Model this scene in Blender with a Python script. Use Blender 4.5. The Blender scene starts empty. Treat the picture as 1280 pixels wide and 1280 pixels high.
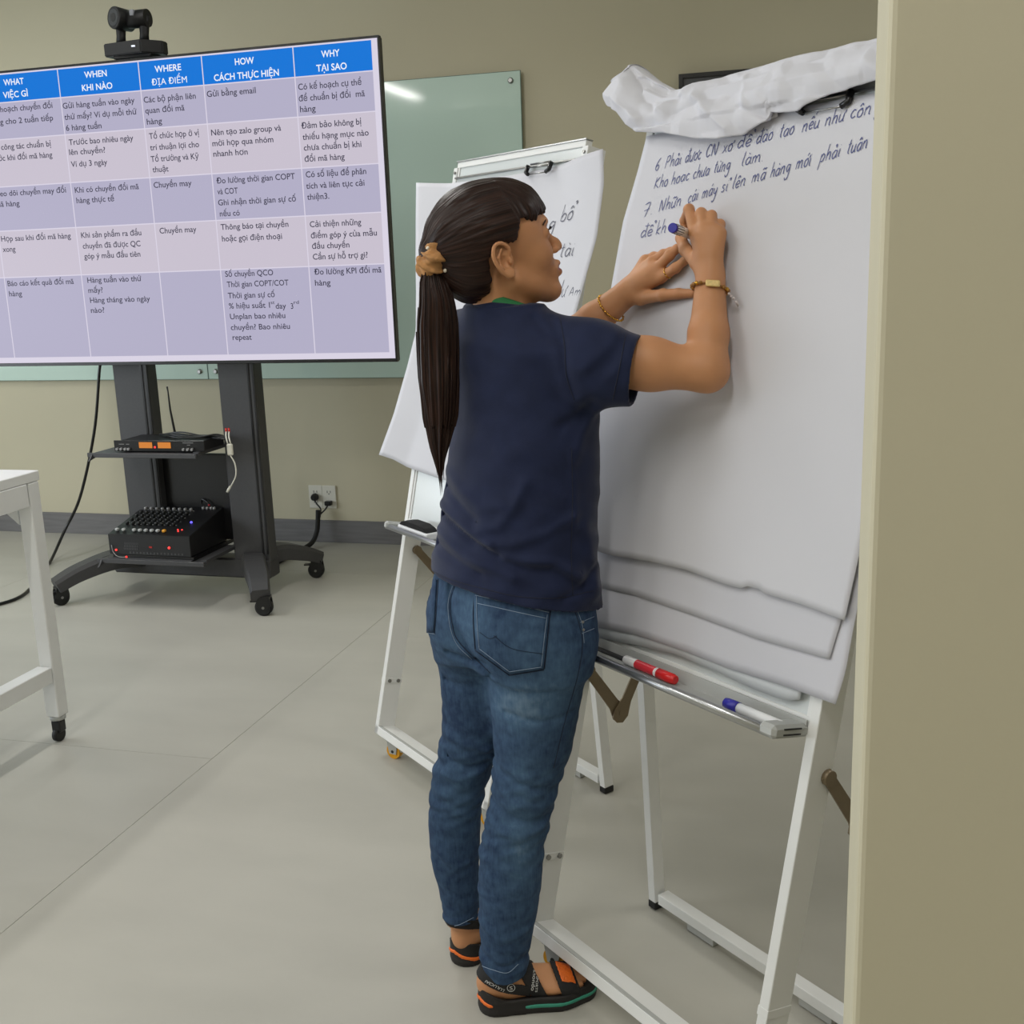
import bpy, bmesh, math, random
import numpy as np
from mathutils import Vector, Matrix
from mathutils.bvhtree import BVHTree
random.seed(7); rng = np.random.default_rng(7)
C = bpy.context.scene.collection
sc = bpy.context.scene
R_ = math.radians
# ------------------------------------------------------------------ tuning values
LAMPW = 26; WINW = 105
WALLC = (193, 187, 163); FLOORC = (175, 173, 164); GLASSC = (196, 219, 209)
SCR_BG = (216, 210, 226); SCR_A = (178, 174, 198); SCR_B = (200, 192, 206)
SKIN = (192, 138, 98); NAVY = (26, 34, 62); DEN = [(38, 56, 84), (70, 96, 124), (130, 152, 170)]
HEADO = (.054, .004, 1.428)
SHIRT = [(1.345, .062, .008, .070, .060, -45), (1.32, .066, .006, .105, .070, -45), (1.285, .075, .002, .140, .092, -45), (1.25, .083, 0, .148, .100, -45), (1.167, .092, 0, .148, .104, -45), (1.083, .086, 0, .152, .116, -45), (1.027, .080, 0, .156, .120, -45), (.98, .075, 0, .159, .122, -45), (.943, .069, 0, .162, .122, -45), (.89, .061, 0, .170, .128, -45), (.853, .060, 0, .176, .136, -45), (.78, .060, 0, .176, .138, -45)]
PELV = [(.89, .060, 0, .160, .116, -45), (.84, .056, 0, .168, .124, -45), (.782, .053, 0, .170, .128, -45), (.74, .054, 0, .164, .120, -45), (.70, .054, 0, .150, .105, -45)]
LEGS = [[(.80, .105, -.050, .080, .080, 0), (.76, .110, -.055, .092, .092, 0), (.72, .108, -.057, .096, .094, 0), (.69, .102, -.057, .094, .092, 0), (.655, .093, -.055, .088, .085, 0), (.59, .089, -.055, .080, .080, 0), (.525, .082, -.055, .073, .074, 0), (.47, .069, -.057, .065, .066, 0), (.41, .056, -.060, .061, .060, 0), (.336, .036, -.063, .062, .060, 0), (.28, .032, -.066, .061, .060, 0), (.224, .027, -.068, .058, .056, 0), (.14, .017, -.068, .050, .050, 0), (.09, .013, -.068, .046, .047, 0), (.02, .010, -.068, .046, .047, 0)],
        [(.80, -.010, .055, .075, .080, 0), (.76, -.012, .058, .088, .090, 0), (.70, -.014, .062, .086, .088, 0), (.655, -.010, .065, .080, .082, 0), (.59, -.010, .066, .077, .078, 0), (.525, -.022, .068, .068, .070, 0), (.47, -.040, .070, .062, .062, 0), (.41, -.062, .072, .057, .057, 0), (.336, -.074, .074, .053, .055, 0), (.28, -.076, .075, .052, .054, 0), (.224, -.077, .075, .048, .050, 0), (.16, -.070, .075, .041, .043, 0), (.11, -.072, .075, .037, .040, 0), (.02, -.072, .075, .037, .040, 0)]]
LEGS_IN = [[(z, x, y, a*.80-.004, b*.80-.004, p) for z, x, y, a, b, p in t] for t in LEGS]
# ------------------------------------------------------------------ camera, world, lights, exposure
cam_d = bpy.data.cameras.new('camera'); cam = bpy.data.objects.new('camera', cam_d); C.objects.link(cam)
cam_d.sensor_width = 36.0; cam_d.lens = 36.0 * 1390 / 1280; cam_d.clip_start = .05
yaw, pitch, roll = R_(15.75), R_(12.6), R_(-2.06)
fw = Vector((-math.sin(yaw)*math.cos(pitch), math.cos(yaw)*math.cos(pitch), -math.sin(pitch)))
rt = Vector((math.cos(yaw), math.sin(yaw), 0)); up = rt.cross(fw)
r2 = rt*math.cos(roll) + up*math.sin(roll); u2 = up*math.cos(roll) - rt*math.sin(roll)
M = Matrix((r2, u2, -fw)).transposed().to_4x4(); M.translation = (0, 0, 1.42)
cam.matrix_world = M; sc.camera = cam
sc.view_settings.view_transform = 'Standard'; sc.view_settings.look = 'None'
sc.view_settings.exposure = 0.0; sc.view_settings.gamma = 1.0; sc.view_settings.use_curve_mapping = False
sc.cycles.use_denoising = True
sc.cycles.max_bounces = 8
w = bpy.data.worlds.new('world'); sc.world = w; w.use_nodes = True
w.node_tree.nodes['Background'].inputs[0].default_value = (.75, .85, 1, 1)
w.node_tree.nodes['Background'].inputs[1].default_value = .3
ZC = 3.05   # ceiling height
def area(name, loc, rot, sx, sy, power, col=(1, .97, .92)):
    l = bpy.data.lights.new(name, 'AREA'); l.shape = 'RECTANGLE'; l.size = sx; l.size_y = sy; l.energy = power; l.color = col
    o = bpy.data.objects.new(name, l); C.objects.link(o); o.location = loc; o.rotation_euler = rot; return o
LAMPS = [(-3.75, .6), (-1.9, .6), (-.3, .3), (-3.75, 3.3), (-1.9, 3.3), (1.6, 3.0), (-3.75, -1.8), (-1.9, -1.8), (.6, -1.8)]
for (lx, ly) in LAMPS:
    area('lamp_light', (lx, ly, ZC-.075), (0, 0, 0), .12, 1.2, LAMPW*(.70 if ly > 2 else .64), (1, .98, .94))
area('window_light', (-5.95, 1.7, 1.35), (0, R_(-90), 0), 1.1, 4.2, WINW, (.84, .92, 1))

# ------------------------------------------------------------------ helpers
def lin(c):
    return tuple((x/255/12.92 if x/255 <= .04045 else ((x/255+.055)/1.055)**2.4) for x in c)
def mat(name, rgb, rough=.5, metal=0, noise=0, scale=20, bump=0, bscale=200, emit=None, es=1, spec=.5, stretch=(1,1,1), alpha=None, trans=0, detail=3, col2=None, sheen=0, sss=0):
    m = bpy.data.materials.new(name); m.use_nodes = True; nt = m.node_tree; b = nt.nodes['Principled BSDF']
    c = (*lin(rgb), 1)
    b.inputs['Base Color'].default_value = c; b.inputs['Roughness'].default_value = rough; b.inputs['Metallic'].default_value = metal
    b.inputs['Specular IOR Level'].default_value = spec
    if trans: b.inputs['Transmission Weight'].default_value = trans
    if sheen: b.inputs['Sheen Weight'].default_value = sheen; b.inputs['Sheen Roughness'].default_value = .4
    if sss:
        b.inputs['Subsurface Weight'].default_value = sss; b.inputs['Subsurface Radius'].default_value = (.012, .005, .003); b.inputs['Subsurface Scale'].default_value = 1
    if emit is not None:
        b.inputs['Emission Color'].default_value = (*lin(emit), 1); b.inputs['Emission Strength'].default_value = es
    if noise or bump or col2:
        tc = nt.nodes.new('ShaderNodeTexCoord'); mp = nt.nodes.new('ShaderNodeMapping'); mp.inputs['Scale'].default_value = stretch
        nt.links.new(tc.outputs['Object'], mp.inputs[0])
    if noise or col2:
        n = nt.nodes.new('ShaderNodeTexNoise'); n.inputs['Scale'].default_value = scale; n.inputs['Detail'].default_value = detail
        nt.links.new(mp.outputs[0], n.inputs['Vector'])
        r = nt.nodes.new('ShaderNodeMapRange'); r.inputs[1].default_value = .3; r.inputs[2].default_value = .7
        nt.links.new(n.outputs[0], r.inputs[0])
        mx = nt.nodes.new('ShaderNodeMix'); mx.data_type = 'RGBA'
        if col2 is not None: a2 = (*lin(col2), 1); a1 = c
        else: a1 = (*[x*(1-noise) for x in c[:3]], 1); a2 = (*[min(1, x*(1+noise)) for x in c[:3]], 1)
        mx.inputs[6].default_value = a1; mx.inputs[7].default_value = a2
        nt.links.new(r.outputs[0], mx.inputs[0]); nt.links.new(mx.outputs[2], b.inputs['Base Color'])
    if bump:
        n2 = nt.nodes.new('ShaderNodeTexNoise'); n2.inputs['Scale'].default_value = bscale; n2.inputs['Detail'].default_value = 4
        nt.links.new(mp.outputs[0], n2.inputs['Vector'])
        bp = nt.nodes.new('ShaderNodeBump'); bp.inputs['Strength'].default_value = bump; bp.inputs['Distance'].default_value = .002
        nt.links.new(n2.outputs[0], bp.inputs['Height']); nt.links.new(bp.outputs[0], b.inputs['Normal'])
    return m
def link(name, me, m, parent=None, smooth=None):
    o = bpy.data.objects.new(name, me); C.objects.link(o)
    for x in (m if isinstance(m, (list, tuple)) else [m]): me.materials.append(x)
    if parent is not None: o.parent = parent
    return o
class MB:
    def __init__(s): s.bm = bmesh.new(); s.mi = 0
    def _m(s, fs):
        for f in fs: f.material_index = s.mi
    def box(s, lo, hi, bev=0, M=None, seg=1):
        lo = Vector(lo); hi = Vector(hi)
        r = bmesh.ops.create_cube(s.bm, size=1.0); vs = r['verts']
        for v in vs: v.co = Vector((lo[i]+(v.co[i]+.5)*(hi[i]-lo[i]) for i in range(3)))
        if M is not None: bmesh.ops.transform(s.bm, matrix=M, verts=vs)
        fs = set(f for v in vs for f in v.link_faces)
        s._m(fs)
        if bev:
            es = list(set(e for v in vs for e in v.link_edges))
            rr = bmesh.ops.bevel(s.bm, geom=es, offset=bev, segments=seg, affect='EDGES', profile=.5); s._m(rr['faces'])
        return s
    def bar(s, p0, p1, a, b, A, bev=0):
        """box from p0 to p1, size a along axis A, size b along the third axis (centred)"""
        p0 = Vector(p0); p1 = Vector(p1); d = p1-p0; L = d.length; d.normalize()
        A = Vector(A); A = (A - d*A.dot(d)).normalized(); B = d.cross(A)
        M = Matrix((A, B, d)).transposed().to_4x4(); M.translation = p0
        return s.box((-a/2, -b/2, 0), (a/2, b/2, L), bev, M)
    def tube(s, pts, r, n=10, caps=True, flat=None):
        pts = [Vector(p) for p in pts]; N = len(pts)
        rs = r if isinstance(r, (list, tuple)) else [r]*N
        rings = []; ref = None
        for i, p in enumerate(pts):
            t = (pts[min(i+1, N-1)]-pts[max(i-1, 0)]).normalized()
            if ref is None: ref = Vector((0, 0, 1)) if abs(t.z) < .9 else Vector((1, 0, 0))
            x = (ref - t*ref.dot(t)).normalized(); ref = x; y = t.cross(x)
            fx = flat if flat else 1
            rings.append([s.bm.verts.new(p + x*rs[i]*math.cos(2*math.pi*k/n) + y*rs[i]*fx*math.sin(2*math.pi*k/n)) for k in range(n)])
        fs = []
        for i in range(N-1):
            for k in range(n):
                fs.append(s.bm.faces.new((rings[i][k], rings[i][(k+1) % n], rings[i+1][(k+1) % n], rings[i+1][k])))
        for f in fs: f.smooth = True
        if caps: fs.append(s.bm.faces.new(rings[0][::-1])); fs.append(s.bm.faces.new(rings[-1]))
        s._m(fs); return s
    def cyl(s, p0, p1, r, n=24, r1=None, bev=0):
        return s.tube([p0, p1], [r, r if r1 is None else r1], n)
    def lathe(s, prof, M=None, n=28):
        """prof: (radius, height) along local z"""
        M = M or Matrix.Identity(4); rings = []
        for (r, z) in prof: rings.append([s.bm.verts.new(M @ Vector((max(r, 1e-5)*math.cos(2*math.pi*k/n), max(r, 1e-5)*math.sin(2*math.pi*k/n), z))) for k in range(n)])
        fs = []
        for i in range(len(prof)-1):
            for k in range(n): fs.append(s.bm.faces.new((rings[i][k], rings[i][(k+1) % n], rings[i+1][(k+1) % n], rings[i+1][k])))
        fs.append(s.bm.faces.new(rings[0][::-1])); fs.append(s.bm.faces.new(rings[-1])); s._m(fs); return s
    def prism(s, poly, t0, t1, M=None, bev=0):
        """poly in local xy, thickness along z t0..t1"""
        M = M or Matrix.Identity(4)
        a = [s.bm.verts.new(M @ Vector((x, y, t0))) for x, y in poly]; b = [s.bm.verts.new(M @ Vector((x, y, t1))) for x, y in poly]
        n = len(poly); fs = [s.bm.faces.new(a[::-1]), s.bm.faces.new(b)]
        for k in range(n): fs.append(s.bm.faces.new((a[k], a[(k+1) % n], b[(k+1) % n], b[k])))
        s._m(fs)
        if bev:
            es = list(set(e for f in fs for e in f.edges)); rr = bmesh.ops.bevel(s.bm, geom=es, offset=bev, segments=2, affect='EDGES'); s._m(rr['faces'])
        return s
    def sphere(s, c, r, n=12, sc_=(1, 1, 1)):
        rr = bmesh.ops.create_uvsphere(s.bm, u_segments=n, v_segments=max(6, n//2+2), radius=r)
        for v in rr['verts']: v.co = Vector((v.co.x*sc_[0], v.co.y*sc_[1], v.co.z*sc_[2])) + Vector(c)
        fs = set(f for v in rr['verts'] for f in v.link_faces)
        for f in fs: f.smooth = True
        s._m(fs); return s
    def quad(s, a, b, c, d):
        f = s.bm.faces.new([s.bm.verts.new(p) for p in (a, b, c, d)]); s._m([f]); return s
    def build(s, name, m, parent=None, autosmooth=False):
        bmesh.ops.recalc_face_normals(s.bm, faces=s.bm.faces[:])
        me = bpy.data.meshes.new(name); s.bm.to_mesh(me); s.bm.free()
        return link(name, me, m, parent)
def tag(o, label=None, cat=None, group=None, kind=None):
    if label: o['label'] = label
    if cat: o['category'] = cat
    if group: o['group'] = group
    if kind: o['kind'] = kind
    return o
def struct(o): o['kind'] = 'structure'; return o
def empty(name, loc, rz=0):
    o = bpy.data.objects.new(name, None); C.objects.link(o); o.location = loc; o.rotation_euler = (0, 0, rz); o.empty_display_size = .1; return o
def spline(pts, n=8):
    """Catmull-Rom through pts"""
    P = np.array(pts, float); P = np.vstack([2*P[0]-P[1], P, 2*P[-1]-P[-2]]); out = []
    for i in range(1, len(P)-2):
        for t in np.linspace(0, 1, n, endpoint=False):
            out.append(.5*((2*P[i]) + (-P[i-1]+P[i+1])*t + (2*P[i-1]-5*P[i]+4*P[i+1]-P[i+2])*t*t + (-P[i-1]+3*P[i]-3*P[i+1]+P[i+2])*t**3))
    out.append(P[-2]); return [tuple(map(float, p)) for p in out]
def mesh_np(name, V_, F_, m, parent=None, smooth=True):
    me = bpy.data.meshes.new(name); V_ = np.ascontiguousarray(V_, dtype=np.float32); F_ = np.ascontiguousarray(F_, dtype=np.int32)
    k = F_.shape[1]
    me.vertices.add(len(V_)); me.vertices.foreach_set('co', V_.ravel())
    me.loops.add(F_.size); me.loops.foreach_set('vertex_index', F_.ravel())
    me.polygons.add(len(F_)); me.polygons.foreach_set('loop_start', np.arange(0, F_.size, k, dtype=np.int32))
    me.polygons.foreach_set('use_smooth', np.full(len(F_), smooth)); me.update(calc_edges=True)
    return link(name, me, m, parent)
def grid_mesh(name, P, m, parent=None, thick=0, smooth=True):
    """P: (n,m,3) array of points"""
    n, k, _ = P.shape; idx = np.arange(n*k).reshape(n, k)
    F_ = np.stack([idx[:-1, :-1], idx[1:, :-1], idx[1:, 1:], idx[:-1, 1:]], -1).reshape(-1, 4)
    o = mesh_np(name, P.reshape(-1, 3), F_, m, parent, smooth)
    if thick:
        md = o.modifiers.new('thickness', 'SOLIDIFY'); md.thickness = thick; md.offset = 0
    return o

# ------------------------------------------------------------------ materials
M_wall = mat('wall_paint', WALLC, .75, noise=.025, scale=1.2, bump=.05, bscale=300)
M_col = mat('column_paint', WALLC, .65, noise=.02, scale=3, bump=.05, bscale=200)
M_ceil = mat('ceiling_paint', (225, 224, 218), .9)
M_base = mat('grey_skirting', (112, 111, 112), .5, noise=.12, scale=6, stretch=(1, 1, 12))
M_floor = mat('vinyl_floor', FLOORC, .42, noise=.05, scale=2.2, stretch=(1, 2.2, 1), bump=.06, bscale=60, detail=8, spec=.35)
M_white = mat('white_powder_coat', (226, 227, 226), .35, noise=.02, scale=8)
M_white_side = M_white
M_alu = mat('brushed_aluminium', (178, 180, 182), .3, metal=.85, noise=.05, scale=40, stretch=(1, 1, 20))
M_steel = mat('steel', (150, 150, 148), .3, metal=1)
M_bronze = mat('bronze_bracket', (126, 112, 90), .4, metal=.35, noise=.06, scale=30)
M_board = mat('whiteboard', (208, 213, 214), .18, noise=.01, scale=5)
M_plas = mat('grey_plastic', (176, 178, 176), .5)
M_blk = mat('black_plastic', (19, 19, 21), .42, noise=.1, scale=60)
M_blk2 = mat('black_satin', (17, 17, 19), .3)
M_char = mat('charcoal_metal', (62, 62, 64), .5, noise=.06, scale=90, bump=.05, bscale=900)
M_rub = mat('rubber', (22, 22, 23), .7)
M_yel = mat('yellow_caster', (222, 158, 20), .4)
M_paper = mat('paper', (207, 207, 214), .75, noise=.012, scale=4, spec=.2)
M_paper2 = mat('paper_under', (203, 203, 211), .75, noise=.012, scale=4, spec=.2)
M_ink = mat('blue_ink', (84, 90, 138), .6)
M_ink2 = mat('grey_ink', (78, 80, 98), .6)
# ------------------------------------------------------------------ the room
def wall(name, lo, hi, m=M_wall): return struct(MB().box(lo, hi).build(name, m))
YW = 5.30
wall('wall_back', (-6.1, YW, 0), (3.2, YW+.15, ZC))
wall('wall_left', (-6.1, -3.6, 0), (-6.0, YW, .9))
for lo, hi in (((-6.1, -3.6, .9), (-6.0, -1.0, ZC)), ((-6.1, 3.4, .9), (-6.0, YW, ZC)), ((-6.1, -1.0, 2.5), (-6.0, 3.4, ZC))): wall('wall_left', lo, hi)
wf = MB()
for y in (-1.0, .45, 1.9, 3.35): wf.box((-6.07, y, .9), (-6.02, y+.05, 2.5))
wf.box((-6.07, -1, .9), (-6.02, 3.4, .95)).box((-6.07, -1, 2.45), (-6.02, 3.4, 2.5))
struct(wf.build('window_1', M_white))
wall('wall_far_right', (3.1, -3.6, 0), (3.2, YW, ZC))
wall('wall_front', (-6.1, -3.7, 0), (3.2, -3.6, ZC))
wall('ceiling', (-6.1, -3.7, ZC), (3.2, YW+.15, ZC+.1), M_ceil)
# the wall end close to the camera on the right, with a rounded corner
pc = MB().box((.0354, .80, 0), (3.1, .975, ZC), .006, seg=3)
struct(pc.build('wall_right', M_col))
# floor: vinyl sheets with tight joints
fb = struct(MB().box((-6.1, -3.7, -.1), (3.2, YW+.15, -.004)).build('floor', mat('floor_joint', (92, 90, 82), .8)))
xs = [-6.1, -3.735, -1.7352, .265, 2.265, 3.2]; ys = [-3.7, .735, 2.7365, 4.7365, YW+.1]
for i in range(5):
    yy = ys if i < 2 else [-3.7, 1.2, 3.9, YW+.1]
    for j in range(len(yy)-1):
        g = .0007
        MB().box((xs[i]+g, yy[j]+g, -.02), (xs[i+1]-g, yy[j+1]-g, 0)).build('vinyl_sheet', M_floor, fb)
sk = MB(); sk.box((-6.0, YW-.012, 0), (3.1, YW+.001, .12), .002); struct(sk.build('baseboard_back', M_base))
sk = MB(); sk.box((-6.0, -3.6, 0), (-5.988, YW-.012, .12)); struct(sk.build('baseboard_left', M_base))
M_tubeem = mat('lamp_diffuser', (255, 255, 250), .5, emit=(255, 252, 240), es=2.2)
for (lx, ly) in LAMPS:
    t = tag(empty('ceiling_lamp', (lx, ly, ZC-.07)), 'long white linear ceiling lamp fixed above the room', 'lamp', 'linear ceiling lamps')
    MB().box((-.08, -.63, .02), (.08, .63, .07), .004).build('housing', M_white, t)
    MB().box((-.06, -.6, .008), (-.035, .6, .022)).box((.035, -.6, .008), (.06, .6, .022)).build('diffuser', M_tubeem, t)

# ------------------------------------------------------------------ back painted glass boards
M_glass = mat('green_tinted_glass', GLASSC, .06, noise=.02, scale=2, spec=.5, bump=.18, bscale=1.1)
M_gedge = mat('glass_edge', (96, 120, 112), .2)
def glass(x0, x1, label):
    t = tag(empty('glass_board', ((x0+x1)/2, YW-.03, .878)), label, 'board', 'glass writing boards')
    w_ = (x1-x0)/2; h = 2.285-.878
    MB().box((-w_, 0, 0), (w_, .008, h), .0012).build('glass_panel', [M_glass], t)
    e = MB(); tk = .0022
    for lo, hi in (((-w_-tk, .0004, -tk), (w_+tk, .008, 0)), ((-w_-tk, .0004, h), (w_+tk, .008, h+tk)), ((-w_-tk, .0004, 0), (-w_, .008, h)), ((w_, .0004, 0), (w_+tk, .008, h))): e.box(lo, hi)
    e.build('glass_edge', M_gedge, t)
    for sx in (-1, 1):
        for z in (.04, h-.04):
            s = MB(); s.cyl((sx*(w_-.045), .028, z), (sx*(w_-.045), -.006, z), .013, 20).cyl((sx*(w_-.045), -.006, z), (sx*(w_-.045), -.012, z), .013, 20, .009)
            s.build('standoff_screw', M_steel, t)
glass(-3.128, -1.373, 'pale green glass board on the wall behind the two easels')
glass(-4.95, -3.134, 'pale green glass board mostly hidden behind the television')

# black framed wall screen, only its corner shows above the paper
t = tag(empty('wall_screen', (-.02, YW-.03, 1.83)), 'black framed flat screen on the wall behind the folded paper', 'screen')
f = MB()
f.box((-.62, -.03, -.38), (.62, .03, -.362)).box((-.62, -.03, .362), (.62, .03, .38)).box((-.62, -.03, -.362), (-.602, .03, .362)).box((.602, -.03, -.362), (.62, .03, .362))
f.build('frame', M_blk2, t)
MB().box((-.602, -.018, -.362), (.602, .02, .362)).build('screen', mat('dark_panel', (74, 76, 80), .4), t)

# ------------------------------------------------------------------ outlets, plugs, cords
M_out = mat('outlet_white', (214, 212, 200), .4)
def outlet(x, label, plugz, big):
    t = tag(empty('power_outlet', (x, YW-.0005, .247)), label, 'outlet', 'wall sockets by the trolley')
    MB().box((-.039, -.009, -.062), (.039, 0, .062), .003, seg=2).build('cover_plate', M_out, t)
    h = MB()
    for z in (.028, -.028):
        for dx in (-.009, .009): h.box((dx-.0015, -.0098, z-.006), (dx+.0015, -.0085, z+.006))
        h.cyl((0, -.0098, z-.011), (0, -.0085, z-.011), .003, 10)
    h.build('socket_slot', M_blk2, t)
    p = tag(empty('power_plug', (x, YW-.0095, .247+plugz)), ('round black plug pushed into the left wall socket' if big else 'small black plug pushed into the right wall socket'), 'plug')
    m = MB()
    if big: m.lathe([(.019, 0), (.021, .006), (.021, .016), (.016, .03), (.012, .034)], Matrix.Rotation(R_(90), 4, 'X'), 10)
    else: m.box((-.018, -.03, -.012), (.018, 0, .012), .004)
    m.build('plug_body', M_blk2, p)
    MB().tube(spline([(0, -.02, -.008), (-.012 if not big else .02, -.035, -.03), (-.045 if not big else .038, -.03, -.06), (-.055 if not big else .04, -.05, -.09 if not big else -.1)], 6), .004, 8).build('plug_cord', M_blk2, p)
outlet(-2.572, 'white wall socket plate holding the round black plug', .0, True)
outlet(-2.494, 'white wall socket plate holding the small black plug', -.03, False)
tk = tag(empty('cable_sleeve', (-2.53, 5.22, .16)), 'thick black cable bundle running from the sockets to the trolley', 'cable')
MB().tube(spline([(0, .0, .03), (-.006, .0, -.03), (-.014, -.01, -.09), (-.03, -.06, -.14), (-.05, -.25, -.147), (-.05, -.5, -.147)], 6), .0125, 12).build('sleeve', M_rub, tk)
hang = MB().tube(spline([(-3.40, 4.60, 1.25), (-3.505, 4.9, 1.08), (-3.53, 4.9, .95), (-3.60, 4.9, .648), (-3.73, 4.9, .308), (-3.84, 4.88, .12), (-3.80, 4.70, .012), (-3.70, 4.5, .0075), (-3.577, 4.268, .0075), (-3.517, 4.109, .0075), (-3.532, 3.996, .0075), (-3.62, 3.86, .0075), (-3.85, 3.72, .0075)], 10), .0075, 8)
tag(hang.build('power_cable', M_blk2), 'black cable hanging from behind the television down to the floor', 'cable')

# ------------------------------------------------------------------ television
TX, TY = -2.705, 4.19
tv = tag(empty('television', (TX, TY, 1.055)), 'very large flat television showing a blue and lilac table slide', 'television')
X0, X1, Z0, Z1 = -3.772, -1.642, 1.066, 2.266
def L3(x, y, z): return (x-TX, y-TY, z-1.055)
MB().box(L3(X0-.01, TY+.012, Z0-.012), L3(X1+.006, TY+.034, Z1+.006), .003).build('back_case', M_blk, tv)
MB().box(L3(-3.3, TY+.055, 1.25), L3(-2.1, TY+.09, 2.0), .01).build('rear_housing', M_blk, tv)
b = MB()
for lo, hi in (((X0-.011, TY-.004, Z1), (X1+.008, TY+.018, Z1+.009)), ((X0-.011, TY-.004, Z0-.014), (X1+.008, TY+.018, Z0)), ((X0-.011, TY-.004, Z0), (X0, TY+.018, Z1)), ((X1, TY-.004, Z0), (X1+.008, TY+.018, Z1))): b.box(L3(*lo), L3(*hi), .0015)
b.build('bezel', M_blk2, tv)
def em(name, c, k=1.0): return mat(name, (8, 8, 9), .35, emit=c, es=k, spec=.08)
S_bg, S_hd, S_a, S_b, S_ln = em('screen_margin', SCR_BG), em('screen_header', (10, 116, 214)), em('screen_row_a', SCR_A), em('screen_row_b', SCR_B), em('screen_rule', (222, 220, 236))
colx = [-3.762, -3.44, -3.05, -2.672, -2.387, -1.991, -1.665]; rowz = [2.262, 2.151, 2.005, 1.814, 1.632, 1.436, 1.088]
s = MB(); s.mi = 0; s.box(L3(X0, TY, Z0), L3(X1, TY+.015, Z1))
g = .0022
for r in range(6):
    for c in range(6):
        s.mi = 1 if r == 0 else (2 if r % 2 else 3)
        y = TY-.0004
        s.quad(L3(colx[c]+g, y, rowz[r+1]+g), L3(colx[c+1]-g, y, rowz[r+1]+g), L3(colx[c+1]-g, y, rowz[r]-g), L3(colx[c]+g, y, rowz[r]-g))
s.build('screen', [S_bg, S_hd, S_a, S_b, S_ln], tv)
_font_cache = {}
def text_geo(txt, bold=0):
    cu = bpy.data.curves.new('t', 'FONT'); cu.body = txt; cu.size = 1; cu.offset = bold; cu.resolution_u = 3
    o = bpy.data.objects.new('t', cu); C.objects.link(o); bpy.context.view_layer.update()
    dg = bpy.context.evaluated_depsgraph_get(); me = o.evaluated_get(dg).to_mesh()
    V_ = [tuple(v.co) for v in me.vertices]; F_ = [tuple(p.vertices) for p in me.polygons]
    o.evaluated_get(dg).to_mesh_clear(); bpy.data.objects.remove(o); bpy.data.curves.remove(cu)
    return V_, F_
def put_text(bm, txt, org, ex, ez, width, size, bold=0):
    V_, F_ = text_geo(txt, bold)
    if not V_: return
    x0 = min(v[0] for v in V_); x1 = max(v[0] for v in V_)
    kx = width/(x1-x0); org = Vector(org); ex = Vector(ex); ez = Vector(ez)
    vs = [bm.verts.new(org + ex*((v[0]-x0)*kx) + ez*(v[1]*size)) for v in V_]
    for f in F_:
        try: bm.faces.new([vs[i] for i in f])
        except ValueError: pass
HEAD = [
('WHAT', -3.316, 2.217, 0.099),
('VIỆC GÌ', -3.326, 2.168, 0.122),
('WHEN', -2.925, 2.218, 0.105),
('KHI NÀO', -2.943, 2.169, 0.143),
('WHERE', -2.599, 2.215, 0.119),
('ĐỊA ĐIỂM', -2.619, 2.167, 0.16),
('HOW', -2.242, 2.215, 0.083),
('CÁCH THỰC HIỆN', -2.339, 2.163, 0.282),
('WHY', -1.874, 2.214, 0.076),
('TẠI SAO', -1.898, 2.165, 0.126)]
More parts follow.
